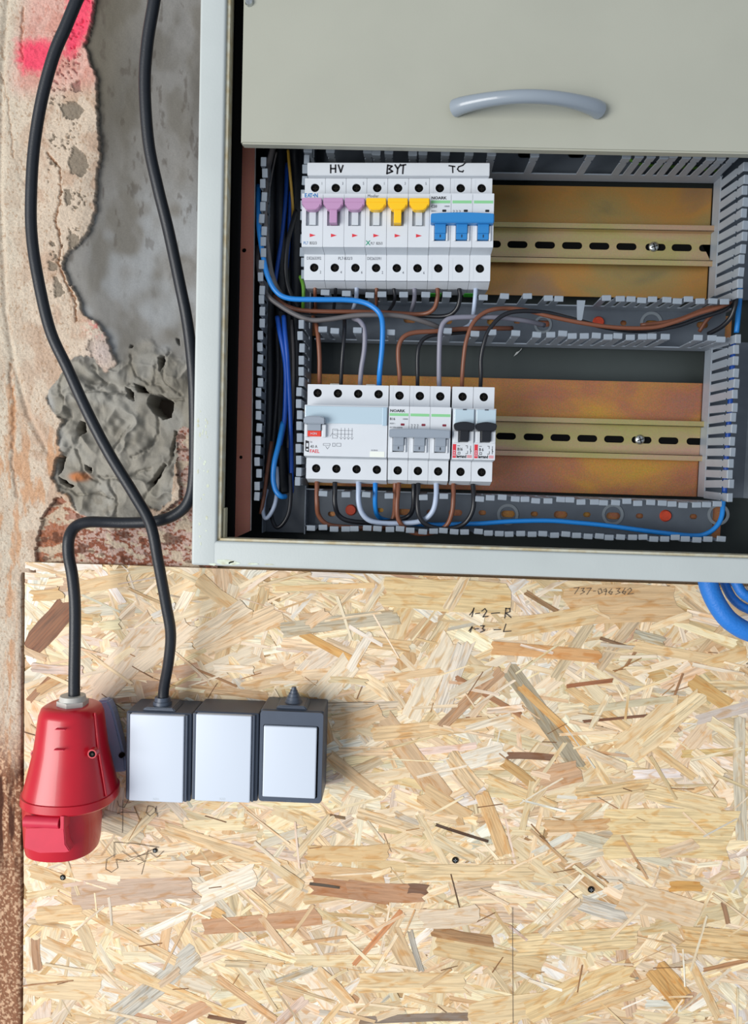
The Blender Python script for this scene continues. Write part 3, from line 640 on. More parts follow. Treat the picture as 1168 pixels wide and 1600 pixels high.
# cover above with its bow handle
DL, DBL, DBR = -0.1375, Z(254.6), Z(252.3)
cov = B()
cov.poly([(DL, DBL), (IR-0.002, DBR), (IR-0.002, IT-0.002), (DL, IT-0.002)], -0.142, -0.1325, 0.0012)
cvo = add(cov, 'cover_panel', M_paint, cab, 40, label='plain grey-beige cover panel above the breakers')
hA = P(711, 170, -0.143); hB = P(934, 172, -0.143); hz = hA.z; hb = B(); n = 30
pts = []
for k in range(n+1):
    t = k/n; x = hA.x+(hB.x-hA.x)*t; pts.append((x, -0.144-0.021*math.sin(math.pi*t)**0.75, hz))
rad = lambda t: 0.0050+0.0018*abs(2*t-1)**3
hb.tube(pts, 0.005, 14, sub=1, radii=rad)
add(hb, 'handle', mat('grey_handle_lacquer', (140, 150, 160), 0.28, coat=0.3), cvo, 60, label='grey arched bow handle')
s0 = P(389, 3, -0.143); sb = B(); sb.cyl((s0.x, -0.1432, s0.z), .0035, .0028, .0024, 'Y', 20); so = add(sb, 'screw', M_screw, cvo, 40)
# ---------------------------------------------------------------- rails
def rail(label, x0, x1, zc, slots, scr):
    r = thing('din_rail', ((x0+x1)/2, -0.055, zc), label, 'mounting rail', 'slotted zinc rails')
    zc0, zh = zc, 0.0175
    lo = [rect(x0, x1, zc-0.0125, zc+0.0125)]
    for sx in slots: lo.append(rrect(sx-.009, sx+.009, zc-.0031, zc+.0031, .00305))
    addp('slotted_web', lo, -0.0568, 0.001, M_rail, r)
    for s_, nm in ((1, 'rail_lip'), (-1, 'rail_lip')):
        f = B(); f.box(x0, x1, -0.0640, -0.0630, *sorted((zc+s_*0.0125, zc+s_*0.0177)), 0.0003); f.box(x0, x1, -0.0640, -0.0558, *sorted((zc+s_*0.0125, zc+s_*0.0135)), 0.0003)
        add(f, nm, M_rail, r)
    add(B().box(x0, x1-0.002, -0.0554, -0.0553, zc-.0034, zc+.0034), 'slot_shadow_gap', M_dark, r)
    h = B(); h.lathe((0, 0, 0), [(0.0001, 0.0024), (.002, .0022), (.0038, .0014), (.0045, 0.0004), (.0045, 0)], 24)
    bmesh.ops.transform(h.bm, matrix=Matrix.Translation((scr, -0.0568, zc+0.0003)) @ Matrix.Rotation(math.pi/2, 4, 'X'), verts=h.bm.verts)
    so = add(h, 'screw', M_screw, r, 40)
    k = B()
    for a in (0.35, 0.35+math.pi/2):
        k.poly([(scr+math.cos(a+t)*.0031*1, zc+math.sin(a+t)*.0031) for t in (-.14, .14, math.pi-.14, math.pi+.14)], -0.0593, -0.0585)
    add(k, 'cross_slot', M_screw_d, so)
    return r
su = [P(x, 381, -0.0568).x for x in (766+0.5, 808, 851, 893.5, 936, 978.5, 1024, 1065, 1108)]
rail('upper slotted zinc rail carrying the breakers with coloured toggles', -0.095, P(1116, 381, -0.063).x, Z(203.6), su, P(1021, 381, -0.057).x)
sl = [P(x, 686, -0.0568).x for x in (790, 833, 875, 917, 959, 1002, 1044, 1088)]
rail('lower slotted zinc rail carrying the grey and black toggle breakers', -0.095, P(1106, 686, -0.063).x, Z(32.0), sl, P(999, 687, -0.057).x)

# ---------------------------------------------------------------- slotted cable ducts
def finger_mesh(kind, side):
    """one comb finger; u = along the duct, w = across (side: direction of the bent lip), d = depth"""
    b_ = B()
    def bx(u0, u1, w0, w1, d0, d1, bev=0.0003):
        w0, w1 = sorted((w0*side, w1*side))
        if kind == 'h': b_.box(u0, u1, -d1, -d0, w0, w1, bev, 1)
        else: b_.box(w0, w1, -d1, -d0, u0, u1, bev, 1)
    bx(-.0033, .0033, 0, .0011, .0, .028); bx(-.0024, .0024, 0, .0011, .0275, .0315, 0.0001); bx(-.0035, .0035, 0, .0011, .031, .0395); bx(-.0037, .0037, 0.0002, .0048, .0385, .0400)
    return b_.mesh('finger')
FM = {}
def duct(label, kind, lo, hi, u0, u1, low, high, holes=(), base=True, low_wall=True, high_wall=True, stub=0.017, lean=0.0):
    mid = (u0+u1)/2
    loc = (mid, -0.055, lo) if kind == 'h' else ((lo+hi)/2, -0.055, u0)
    d = thing('cable_duct', loc, label, 'cable duct', 'grey slotted cable ducts')
    R_ = (lambda a, b, c, e: rect(a, b, c, e)) if kind == 'h' else (lambda a, b, c, e: rect(c, e, a, b))
    if base: addp('duct_base', [R_(u0, u1, lo, hi)]+[h for h in holes], -0.0572, 0.0012, M_ductbase, d)
    for on, w, side in ((low_wall, lo, 1), (high_wall, hi, -1)):
        if not on: continue
        b_ = B(); w0, w1 = sorted((w, w+side*.0011))
        if kind == 'h': b_.box(u0, u1, -0.056-stub, -0.056, w0, w1, .0002, 1)
        else: b_.box(w0, w1, -0.056-stub, -0.056, u0, u1, .0002, 1)
        add(b_, 'side_wall', M_duct, d)
    for us, w, side in ((low, lo, 1), (high, hi, -1)):
        for u in us:
            k = (kind, side)
            if k not in FM: FM[k] = finger_mesh(*k); FM[k].materials.append(M_duct)
            o = bpy.data.objects.new('finger', FM[k]); COL.objects.link(o); o.parent = d
            p = Vector((u, -0.0725+0.001, w)) if kind == 'h' else Vector((w, -0.0725+0.001, u))
            o.location = p - Vector(loc)
            o.rotation_euler = (random.uniform(-.03, .03), random.uniform(-.05, .05), random.uniform(-.03, .03)+lean)
    return d
def xs(l, y): return [P(x, y, -0.111).x for x in l]
def rng(a, b, s):
    o = []; v = a
    while v <= b+1e-6: o.append(v); v += s
    return o
# middle duct
zm1 = P(800, 459, -0.111).z; zm0 = P(800, 526, -0.111).z
mb = []
for x, y, rw, rh in ((766, 503, 6, 5), (807, 503, 5, 3), (848, 506, 11, 5), (973, 505, 5, 4), (1017, 506, 10, 5), (700, 502, 6, 5), (640, 500, 10, 5), (1096, 508, 9, 5)):
    p = P(x, y, -0.056); mb.append(rrect(p.x-rw*.00057, p.x+rw*.00057, p.z-rh*.00057, p.z+rh*.00057, min(rw, rh)*.00056))
d_mid = duct('middle horizontal grey duct between the two breaker rows, several fingers snapped off', 'h', zm0, zm1, -0.083, 0.283,
  xs([506, 523, 559, 611, 699, 741, 769, 805, 839]+rng(859, 1040, 17.9)+[1092, 1110, 1128], 526),
  xs([509, 543, 579, 597, 631, 666, 699, 754, 790, 823, 857, 875, 949]+rng(967, 1135, 18.2), 459), mb)
def rivet(d, x, y, r, m=M_red_rivet):
    p = P(x, y, -0.0585); b_ = B(); b_.cyl((p.x, -0.0583, p.z), r, r*.8, .0022, 'Y', 20); add(b_, 'rivet', m, d, 40, label='red plastic rivet')
def ring(d, x, y, r):
    p = P(x, y, -0.058); cu = [circ(p.x, p.z, r, 28), circ(p.x, p.z, r*.74, 28)]; addp('embossed_ring', cu, -0.0580, 0.0009, M_ringg, d)
rivet(d_mid, 935, 503, .0053); ring(d_mid, 1017, 504, .0098); ring(d_mid, 848, 507, .008)
# lone finger bent down beside the red rivet
pp = [P(911, 466, -0.108), P(910, 480, -0.085), P(904, 500, -0.062)]
lf = B(); lf.poly([(pp[0].x-.0035, pp[0].z), (pp[0].x+.0035, pp[0].z), (pp[0].x+.0015, pp[0].z-.016), (pp[0].x-.0025, pp[0].z-.02)], -0.1, -0.0985); add(lf, 'bent_finger', M_duct, d_mid)
# bottom duct
zb1 = P(800, 775, -0.111).z; zb0 = P(800, 838, -0.111).z
bb_ = []
for x, y, rw, rh in ((518, 803, 6, 4), (594, 797, 5, 3.5), (632, 800, 11, 5), (672, 800, 6, 4), (711, 801, 11, 5), (753, 801, 6, 4), (793, 803, 11, 5.5), (834, 803, 6, 4), (875, 804, 11, 5.5), (916, 804, 6, 4), (957, 806, 11, 5.5), (998, 806, 6, 4), (1082, 807, 6, 4)):
    p = P(x, y, -0.056); bb_.append(rrect(p.x-rw*.00057, p.x+rw*.00057, p.z-rh*.00057, p.z+rh*.00057, min(rw, rh)*.00056))
d_bot = duct('bottom horizontal grey duct under the lower breaker row', 'h', zb0, zb1, -0.088, 0.281,
  xs(rng(486, 1128, 17.25), 838), xs([505, 539, 574, 607, 662, 695]+rng(750, 1130, 17.7), 775), bb_)
rivet(d_bot, 548, 797, .0052); rivet(d_bot, 1040, 806, .0055)
for x in (793, 957): ring(d_bot, x, 804, .0098)
ring(d_bot, 1122, 804, .0098)
# top duct: only its lower wall shows under the cover
zt0 = P(800, 271, -0.073).z
tb = []
for x, y in ((898, 243), (820, 243)):
    p = P(x, y+26, -0.056); tb.append(rrect(p.x-.007, p.x+.007, p.z+.012, p.z+.018, .0028))
d_top = duct('top horizontal grey duct half hidden under the cover panel', 'h', zt0, zt0+0.045, -0.088, 0.268,
  [P(x, 240, -0.105).x for x in (484, 518, 576, 590, 608, 646, 661, 695, 731, 768)]+[P(x, 235, -0.111).x for x in [835, 930-8]+rng(980, 1150, 18.6)], [], tb, high_wall=True)
# left vertical duct
xl0 = P(403, 500, -0.111).x; xl1 = P(476, 500, -0.111).x
def zs(l, x): return [P(x, y, -0.111).z for y in l]
d_left = duct('left vertical grey duct full of wires, both its walls combed', 'v', xl0, xl1, Z(-62), Z(300),
  zs(rng(252, 790, 18.1), 405), zs(rng(248, 436, 18.1)+rng(508, 765, 17.6), 476), [], base=True)
# right vertical duct in two runs
xr0 = 0.2664
d_r1 = duct('right vertical grey duct, upper run beside the upper plate', 'v', xr0, xr0+0.042, P(1100, 468, -0.056).z+0.000, P(1112, 262, -0.056).z+0.02, zs(rng(262, 460, 17.9), 1160), zs(rng(262, 460, 17.9), 1160), lean=.11)
d_r2 = duct('right vertical grey duct, lower run beside the lower plate', 'v', xr0, xr0+0.042, P(1090, 776, -0.056).z, P(1100, 534, -0.056).z, zs(rng(530, 776, 17.55), 1145), zs(rng(530, 776, 17.55), 1145), lean=.11)

# ================================================================ circuit breakers
YS, YF = -0.115, -0.132
def body(root, x0, x1, zt, zft, zfb, zb, holes_t, holes_b, slots, foot=True):
    g = 0.00012
    add(B().prof([(-0.066, zb-.001), (-0.100, zb-.0035), (-0.112, zb), (-0.1122, zfb-.0016), (-0.1285, zfb-.0002), (-0.1285, zft), (-0.112, zft+.0002), (-0.112, zt), (-0.098, zt), (-0.066, zt-.004)], x0+g, x1-g), 'pole_housing', M_white, root)
    addp('terminal_cover', [rrect(x0+g, x1-g, zft, zt, .0005)]+[circ(hx, hz, .0036, 20) for hx, hz in holes_t], YS, .003, M_white, root)
    addp('terminal_cover', [rrect(x0+g, x1-g, zb, zfb-.0016, .0005)]+[circ(hx, hz, .0036, 20) for hx, hz in holes_b], YS, .003, M_white, root)
    addp('face_plate', [rrect(x0+g, x1-g, zfb, zft, .0004)]+slots, YF, .0035, M_white, root)
    add(B().prof([(YF, zfb), (-0.1285, zfb), (-0.1122, zfb-.0016), (YS, zfb-.0016)], x0+g, x1-g), 'sloped_step', M_white2, root)
    for hx, hz in holes_t+holes_b:
        s_ = B(); s_.cyl((hx, -0.11255, hz), .0036, .0036, .0009, 'Y', 16); o = add(s_, 'terminal_screw', M_dark, root)
        k = B(); k.box(hx-.002, hx+.002, -0.1132, -0.1129, hz-.0003, hz+.0003); k.box(hx-.0003, hx+.0003, -0.1132, -0.1129, hz-.002, hz+.002); add(k, 'cross_slot', M_screw_d, o)
def breaker(label, x0, n, mw, zt, zft, zfb, zb, ht, hb_, slope, slot=None, solid=False):
    w_ = n*mw; xm = x0+w_/2; dz = slope*xm
    r = thing('circuit_breaker', (xm, -0.06, zb+dz), label, 'circuit breaker', 'circuit breakers on the rails')
    zt, zft, zfb, zb, ht, hb_ = [v+dz for v in (zt, zft, zfb, zb, ht, hb_)]
    if solid:
        c = [x0+(i+.5)*mw for i in range(n)]
        body(r, x0, x0+w_, zt, zft, zfb, zb, [(x, ht) for x in c], [(x, hb_) for x in c], slot(x0, dz) if slot else [])
    else:
        for i in range(n):
            a = x0+i*mw; body(r, a, a+mw, zt, zft, zfb, zb, [(a+mw/2, ht)], [(a+mw/2, hb_)], [slot(a, dz)] if slot else [])
    r.rotation_euler = (0, -slope, 0)
    return r, dz
SL = 0.014
def lever_breaker(label, x0, m_t):
    mw = .01722
    r, dz = breaker(label, x0, 3, mw, Z(239.2), Z(221), Z(178.6), Z(156), Z(231.6), Z(166.4), SL, slot=lambda a, d: rect(a+mw/2-.0052, a+mw/2+.0052, Z(195.4)+d, Z(212)+d))
    for i in range(3):
        a = x0+i*mw+.0008; b_ = x0+(i+1)*mw-.0003; c = (a+b_)/2
        f = B(); pts = [(a, Z(215.6)), (a, Z(210.2)), (a+.0012, Z(210.2)), (a+.0022, Z(208)), (a+.0045, Z(206.3)), (b_-.0045, Z(206.3)), (b_-.0022, Z(208)), (b_-.0012, Z(210.2)), (b_, Z(210.2)), (b_, Z(215.6))]
        f.poly([(x, z+dz) for x, z in pts], -0.1385, YF+.001, 0.0005)
        tg = add(f, 'toggle', m_t, r, 40)
        add(B().box(a, b_, -0.1388, -0.138, Z(212)+dz, Z(212.3)+dz), 'ridge', m_t, tg)
        if i == 1: add(B().box(c-.003, c+.003, -0.1375, YF+.003, Z(196.4)+dz, Z(207.5)+dz, .0004), 'toggle_stem', m_t, tg)
        else: add(B().box(c-.0026, c+.0026, -0.1312, -0.1285, Z(196.4)+dz, Z(208)+dz, .0003), 'window_tab', M_white2, r)
        add(B().poly([(c-.0022, Z(189.2)+dz), (c-.0022, Z(186.4)+dz), (c+.0026, Z(187.8)+dz)], YF-.00012, YF), 'arrow_mark', M_ink_red, r)
        addt(str(2*i+1), b_-.0032, Z(234)+dz, .0032, YS, M_ink_grey, r, sx=.8)
        addt(str(2*i+2), b_-.0036, Z(161.5)+dz, .0032, YS, M_ink_grey, r, sx=.8)
    return r, dz
mw = .01722; X0 = -.0881
r, dz = lever_breaker('three-pole breaker with lilac toggles, leftmost in the upper row', X0, M_lilac)
addt('E', X0+.0021, Z(218.1)+dz, .0044, YF, M_ink_blue, r, sx=.95, bold=.00012); addt('T•N', X0+.0062, Z(218.1)+dz, .0044, YF, M_ink_blue, r, sx=.9, bold=.00012)
addt('A', X0+.0046, Z(218.1)+dz, .0044, YF, M_ink_blue, r, sx=.7, bold=.00012)
addt('PL7', X0+.0016, Z(180.6)+dz, .0032, YF, M_ink_blue, r, sx=.8); addt('B32/3', X0+.0066, Z(180.6)+dz, .0032, YF, M_ink, r, sx=.8)
addt('DE263392', X0+.0022, Z(174.6)+dz-.0018, .0034, YS, M_ink_grey, r, sx=.85); addt('PL7-B32/3', X0+.0285, Z(174.6)+dz-.0018, .0034, YS, M_ink_grey, r, sx=.85)
r, dz = lever_breaker('three-pole breaker with yellow toggles, middle of the upper row', X0+3*mw, M_yellow)
X = X0+3*mw
addt('Moeller', X+.0015, Z(218.1)+dz, .0034, YF, M_ink_grey, r, sx=.85)
addt('X', X+.0006, Z(180.2)+dz, .0052, YF, M_ink_teal, r, bold=.0001); addt('PL7', X+.0045, Z(180.6)+dz, .003, YF, M_ink_grey, r, sx=.7); addt('B25/3', X+.0090, Z(180.6)+dz, .003, YF, M_ink, r, sx=.75)
addt('DE263391', X+.0010, Z(174.6)+dz-.0018, .0034, YS, M_ink_grey, r, sx=.85)
def bar_breaker(label, x0, mw, zt, zft, zfb, zb, ht, hb_, slope, m_t, zbar1, zbar0, zst, m_win, rating):
    r, dz = breaker(label, x0, 3, mw, zt, zft, zfb, zb, ht, hb_, slope, slot=lambda a, d: rect(a+mw/2-.0046, a+mw/2+.0050, zst-.0008+d, zbar1+d))
    w_ = 3*mw
    f = B(); N_ = 12; top = [(x0+.001+(w_-.0015)*k/N_, zbar1+dz+.0009*math.sin(math.pi*k/N_)) for k in range(N_+1)]
    f.poly([(x0+.001, zbar0+dz)]+top+[(x0+w_-.0005, zbar0+dz)], -0.1395, YF+.001, .0006); tb_ = add(f, 'toggle_bar', m_t, r, 40)
    for i in range(3):
        c = x0+(i+.5)*mw+.0002
        st = B(); st.box(c-.0044, c+.0044, -0.1355, YF+.003, zst+.0045+dz, zbar0+dz+.0005, .0004); st.box(c-.0044, c+.0044, -0.1342, YF+.003, zst+dz, zst+.0048+dz, .0004)
        so = add(st, 'toggle_stem', m_t, tb_); add(B().box(c-.0003, c+.0003, -0.1346, -0.134, zst+.0014+dz, zst+.0036+dz), 'mark', M_ink, so)
        add(B().box(c-.0062, c-.0046, -0.1338, YF, zst-.001+dz, zbar0+dz-.0006, .0005), 'slot_rib', M_white, r); add(B().box(c+.0046, c+.0062, -0.1338, YF, zst-.001+dz, zbar0+dz-.0006, .0005), 'slot_rib', M_white, r)
        add(B().box(c-.0078, c+.0076, YF-.00012, YF, zft+dz-.0078, zft+dz-.0056), 'green_stripe', M_ink_green, r)
        wz = zbar1+.0042+dz; add(B().poly(rrect(c+.0014, c+.0046, wz-.0008, wz+.0010, .0005), YF-.00015, YF), 'indicator_window', m_win, r)
    addt('NOARK', x0+.0012, zft-.0046+dz, .0030, YF, M_ink, r, sx=1.15, bold=.0001)
    addt(rating, x0+.0012, zft-.0112+dz, .0028, YF, M_ink, r, bold=.00005); addt('10000', x0+.0115, zft-.0108+dz, .0018, YF, M_ink_grey, r)
    addt('400V~', x0+.0012, zft-.0146+dz, .0018, YF, M_ink_grey, r); addt('IEC/EN 60898', x0+.0012, zft-.0178+dz, .0018, YF, M_ink_grey, r)
    b_ = B()
    for k in range(3):
        cx_ = x0+mw+.0022+k*.0024; b_.stroke([(cx_-.0006, zbar1+.0046+dz), (cx_+.0005, zbar1+.0044+dz), (cx_, zbar1+.003+dz), (cx_, zbar1+.0006+dz)], .0003, YF)
    add(b_, 'circuit_symbol', M_ink_grey, r)
    for i in range(3):
        for (zz0, zz1) in ((zft+.001, zt-.001), (zb+.001, zfb-.004)): add(B().box(x0+(i+.5)*mw-.0056, x0+(i+.5)*mw-.0053, YS-.0001, YS, zz0+dz, zz1+dz), 'housing_groove', M_white2, r)
    return r, dz
bar_breaker('three-pole breaker with a blue linked toggle bar, rightmost in the upper row', X0+6*mw, mw, Z(239.4), Z(221.4), Z(178.8), Z(156), Z(231.6), Z(166.4), SL, M_blue_t, Z(203.4), Z(196), Z(184.6), M_black_t, 'C20')
SL2 = 0.006; ml = .01712; LX = -.0823
bar_breaker('three-pole breaker with a grey linked toggle bar, middle of the lower row', -.0133, .01705, Z(69.3), Z(50.6), Z(8.6), Z(-9.8), Z(61), Z(-1.8), SL2, M_grey_t, Z(31.6), Z(25.2), Z(14.2), mat('maroon_window', (120, 25, 45), .4), 'B16')
# residual current device
r, dz = breaker('wide four-pole residual current breaker with one short grey lever, leftmost in the lower row', LX, 4, ml, Z(69), Z(50.4), Z(8.6), Z(-10.4), Z(61.8), Z(-1.6), SL2, solid=True)
add(B().box(LX+.0006, LX+4*ml-.0006, YF-.0014, YF, Z(35.6)+dz, Z(49.6)+dz, .0005), 'label_window', M_clear, r)
add(B().box(LX+4*ml-.0045, LX+4*ml-.0006, YF-.0016, YF, Z(34.6)+dz, Z(49.6)+dz, .0005), 'window_clip', mat('window_clip', (165, 188, 204), .3), r)
f = B(); f.poly([(LX+.0003, Z(34.6)+dz), (LX+.0003, Z(39.6)+dz), (LX+.004, Z(41)+dz), (LX+.014, Z(41)+dz), (LX+.0178, Z(39.6)+dz), (LX+.0178, Z(34.6)+dz)], -0.1405, YF, .0008)
tg = add(f, 'toggle', M_grey_t, r, 40)
add(B().box(LX+.0035, LX+.0142, -0.1365, YF, Z(29.2)+dz, Z(34.8)+dz, .0004), 'toggle_stem', M_grey_t, tg)
add(B().box(LX+.0033, LX+.0142, -0.1352, YF, Z(24.6)+dz, Z(29.2)+dz, .0003), 'red_tab', mat('red_tab', (215, 50, 30), .4), tg); addt('I•ON', LX+.0055, Z(26)+dz, .0026, -0.1353, M_cover, tg, sx=.95)
add(B().box(LX+.0006, LX+.0032, -0.1352, YF, Z(24)+dz, Z(34.4)+dz, .0005).box(LX+.0146, LX+.0182, -0.1352, YF, Z(24)+dz, Z(34.4)+dz, .0008), 'lever_cheek', M_white, r)
add(B().poly([(LX+.0012, Z(12.6)+dz), (LX+.0042, Z(11.6)+dz), (LX+.0042, Z(20.6)+dz), (LX+.0012, Z(21.4)+dz)], YF-.0001, YF), 'test_mark', M_ink, r)
add(B().box(LX+.0020, LX+.0036, YF-.00022, YF, Z(16)+dz, Z(19)+dz).box(LX+.0020, LX+.0036, YF-.00022, YF, Z(13)+dz, Z(14.4)+dz), 'test_mark_box', M_white, r)
addt('In', LX+.0052, Z(19.4)+dz, .0022, YF, M_ink_grey, r); addt('40 A', LX+.0052, Z(15.2)+dz, .0034, YF, M_ink, r, sx=.9); addt('FAEL', LX+.0048, Z(11.2)+dz, .0040, YF, M_ink_red, r, sx=.95, bold=.00006)
b_ = B(); sx_ = LX+.0245
for k in range(4):
    xx = sx_+.006+.003*k; b_.stroke([(xx, Z(32)+dz), (xx, Z(24.5)+dz)], .00025, YF); b_.stroke([(xx-.001, Z(24.4)+dz), (xx, Z(22.8)+dz), (xx+.001, Z(24.4)+dz)], .00025, YF)
for zz in (30, 27): b_.stroke([(sx_, Z(zz)+dz), (sx_+.0155, Z(zz)+dz)], .00022, YF)
for p in ([(-.001, 31), (.003, 31), (.003, 23.6), (-.001, 23.6), (-.001, 31)], [(-.001, 27), (.0035, 25)], [(-.003, 25), (-.001, 28)]): b_.stroke([(sx_+x, Z(z)+dz) for x, z in p], .00022, YF)
for p in ([(-.0085, 19), (-.003, 19), (-.003, 17.4), (-.0085, 17.4), (-.0085, 19)], [(-.0065, 16.6), (-.005, 14.6), (-.0035, 16.6)], [(-.0008, 19.4), (.0012, 19.4), (.0012, 16.8), (-.0008, 16.8), (-.0008, 19.4)], [(.0025, 19.4), (.006, 19.4), (.006, 17), (.0025, 17), (.0025, 19.4)]): b_.stroke([(sx_+x, Z(z)+dz) for x, z in p], .00025, YF)
add(b_, 'circuit_symbol', M_ink_grey, r)
add(B().box(LX+.0545, LX+.0665, YF-.0002, YF, Z(8.8)+dz, Z(13.4)+dz), 'sticker', mat('ivory_sticker', (226, 230, 222), .6), r); addt('01/2010', LX+.0555, Z(13.8)+dz, .0016, YF, M_ink_grey, r)
for xx in (LX+.0175, LX+.0485):
    for z0, z1 in ((68.5, 71.6), (-13.6, -10)): 
        k = add(B().box(xx, xx+.0085, -0.1, -0.094, Z(z0)+dz, Z(z1)+dz, .0005), 'mounting_foot', mat('ivory_foot', (196, 196, 188), .5), r); add(B().box(xx+.0025, xx+.006, -0.1003, -0.0999, Z((z0+z1)/2-.5)+dz, Z((z0+z1)/2+.5)+dz), 'foot_slot', M_dark, k)
# two slim breakers with black toggles
for i, (x0, rt, lab) in enumerate(((.0393, 'B16', 'slim single-pole breaker with a black toggle, marked B16, in the lower row'), (.0570, 'B 6', 'slim single-pole breaker with a black toggle at the right end of the lower row'))):
    m1 = .0176; r, dz = breaker(lab, x0, 1, m1, Z(69.2), Z(50), Z(8.4), Z(-9.6), Z(61), Z(-1.8), SL2+.002, slot=lambda a, d: rect(a+.0052, a+.0130, Z(22.5)+d, Z(36)+d))
    add(B().box(x0+.0012, x0+m1-.0004, YF-.0022, YF, Z(35.5)+dz, Z(49.2)+dz, .0006), 'label_window', M_clear, r); add(B().box(x0+m1*.45, x0+m1*.62, YF-.0026, YF-.002, Z(48.4)+dz, Z(49.4)+dz), 'window_notch', M_ink_grey, r)
    f = B(); pts = [(x0+.0008, Z(34)+dz)]+[(x0+.0008+(m1-.001)*k/8, Z(37.2)+dz+.0016*math.sin(math.pi*k/8)) for k in range(9)]+[(x0+m1-.0002, Z(34)+dz), (x0+m1-.0016, Z(31.6)+dz), (x0+.0024, Z(31.6)+dz)]
    f.poly(pts, -0.1405, YF, .0006); tg = add(f, 'toggle', M_black_t, r, 40)
    add(B().box(x0+.0054, x0+.0128, -0.1375, YF+.003, Z(23)+dz, Z(32)+dz, .0004), 'toggle_stem', M_black_t, tg)
    add(B().box(x0+.0010, x0+.0048, -0.1345, YF, Z(22)+dz, Z(31.4)+dz, .0006).box(x0+.0134, x0+m1-.0003, -0.1345, YF, Z(22)+dz, Z(31.4)+dz, .0006), 'lever_cheek', M_white, r)
    add(B().box(x0+.0006, x0+.0034, YF-.00012, YF, Z(9.6)+dz, Z(20.8)+dz), 'red_band', M_ink_red, r); addt('DX3', x0+.0029, Z(11)+dz, .0026, YF-.0001, M_cover, r, rot=math.pi/2)
    addt(rt, x0+.0044, Z(15.6)+dz, .0034, YF, M_ink, r, sx=.8, bold=.00008); addt('legrand', x0+.0038, Z(9.8)+dz, .0034, YF, M_ink, r, sx=.8, bold=.00014)
    b_ = B()
    for q_ in ([(.0044, 19.4), (.0064, 19.4)], [(.0050, 14.4), (.0066, 14.4), (.0066, 12.6), (.0050, 12.6), (.0050, 14.4)], [(.0112, 19.6), (.0126, 19.6), (.0126, 17.6)], [(.0152, 19.6), (.0152, 13.2)], [(.0112, 13.2), (.0128, 13.2), (.0128, 15.4)], [(.0148, 17), (.0158, 15)]): b_.stroke([(x0+x, Z(z)+dz) for x, z in q_], .0004, YF)
    add(b_, 'circuit_symbol', M_ink, r)
    b_ = B()
    for zz in (9.9, 10.7, 11.5): b_.box(x0+.0124, x0+.0164, YF-.0001, YF, Z(zz)+dz, Z(zz+.4)+dz)
    add(b_, 'red_lines', M_ink_red, r)
    add(B().box(x0+.0035, x0+.0066, -0.1, -0.094, Z(-13)+dz, Z(-9)+dz, .0005), 'mounting_foot', mat('grey_foot', (150, 152, 150), .5), r)

# white label strip with marker lettering
ls = thing('label_strip', (-.0105, -0.115, Z(239.5)), 'white plastic strip hand-marked HV, BYT and TČ above the upper breakers', 'label strip')
yy = -0.121; A = P(480, 254, yy); C_ = P(765, 254.5, yy); D_ = P(764.5, 276.5, yy); E_ = P(480, 274, yy)
add(B().poly([(E_.x, E_.z), (D_.x, D_.z+.001), (C_.x, C_.z), (A.x, A.z)], yy, -0.1, .0004), 'strip', M_white, ls)
b_ = B()
def mk(lines, ox, oy, s, wd):
    for l in lines:
        pts = [P(ox+x/s, oy+y/s, yy) for x, y in l]; b_.stroke([(p.x, p.z) for p in pts], wd, yy-.00002)
mk([[(375,130),(375,220)],[(430,130),(430,215)],[(375,172),(430,172)],[(462,130),(490,212),(515,135)]], 465, 240, 7.3, .0013)
mk([[(600,110),(596,150)],[(600,112),(620,116),(606,129),(622,140),(596,150)],[(633,110),(645,128),(658,108)],[(645,128),(643,150)],[(660,113),(682,109)],[(671,112),(668,150)]], 400, 220, 2.92, .0013)
mk([[(590,130),(655,140)],[(630,135),(632,205)],[(768,98),(740,126),(695,142),(682,168),(700,190),(738,196),(746,182)]], 615, 240, 6.87, .0011)
add(b_, 'marker_lettering', M_ink, ls)
# ================================================================ wires
def wire(color, r, pts, label, name='wire', cat='wire', Y=-0.1, seg=10, sub=6, group='wires inside the cabinet'):
    b_ = B(); q = [P(p[0], p[1], p[2] if len(p) > 2 else Y) for p in pts]
    b_.tube(q, r, seg, sub=sub); o = b_.build(name, W[color] if isinstance(color, str) else color, None, 180, center=True)
    return tag(o, label, cat, group)
R1 = .0019; R0 = .0015
# from the upper breakers down into the middle duct
wire('brown', R0, [(492,430,-.09),(492,446,-.1),(492,462,-.095),(493,478,-.075),(494,486,-.066)], 'short brown wire below the first pole of the lilac breaker')
wire('black', R0, [(523,432,-.09),(524,448,-.1),(523,466,-.09),(521,484,-.066)], 'short black wire below the second pole of the lilac breaker')
wire('lgrey', R1, [(556,432,-.09),(557,446,-.1),(556,468,-.095),(551,486,-.07)], 'short pale grey wire below the third pole of the lilac breaker')
wire('brown', R0, [(588,433,-.09),(588,448,-.1),(588,466,-.095),(588,486,-.07)], 'short brown wire below the first pole of the yellow breaker')
wire('black', R0, [(615,434,-.09),(615,450,-.1),(616,470,-.095),(606,488,-.07)], 'short black wire below the second pole of the yellow breaker')
wire('grey', R1, [(647,434,-.09),(647,450,-.1),(647,468,-.095),(642,488,-.068)], 'short grey wire below the third pole of the yellow breaker')
wire('brown', R1, [(682,436,-.09),(683,448,-.1),(683,466,-.1),(676,484,-.095),(655,491,-.09),(600,488,-.09),(560,487,-.09),(500,486.5,-.092),(466,484,-.092),(442,475,-.09),(428,462,-.085)], 'brown wire from the blue-toggle breaker curving left across the middle duct')
wire('black', R1, [(716,438,-.09),(717,450,-.1),(718,466,-.1),(712,484,-.097),(694,494,-.092),(650,493,-.088),(590,490,-.084),(520,494,-.08),(470,492,-.08),(436,482,-.08)], 'black wire from the blue-toggle breaker looping left under the brown one')
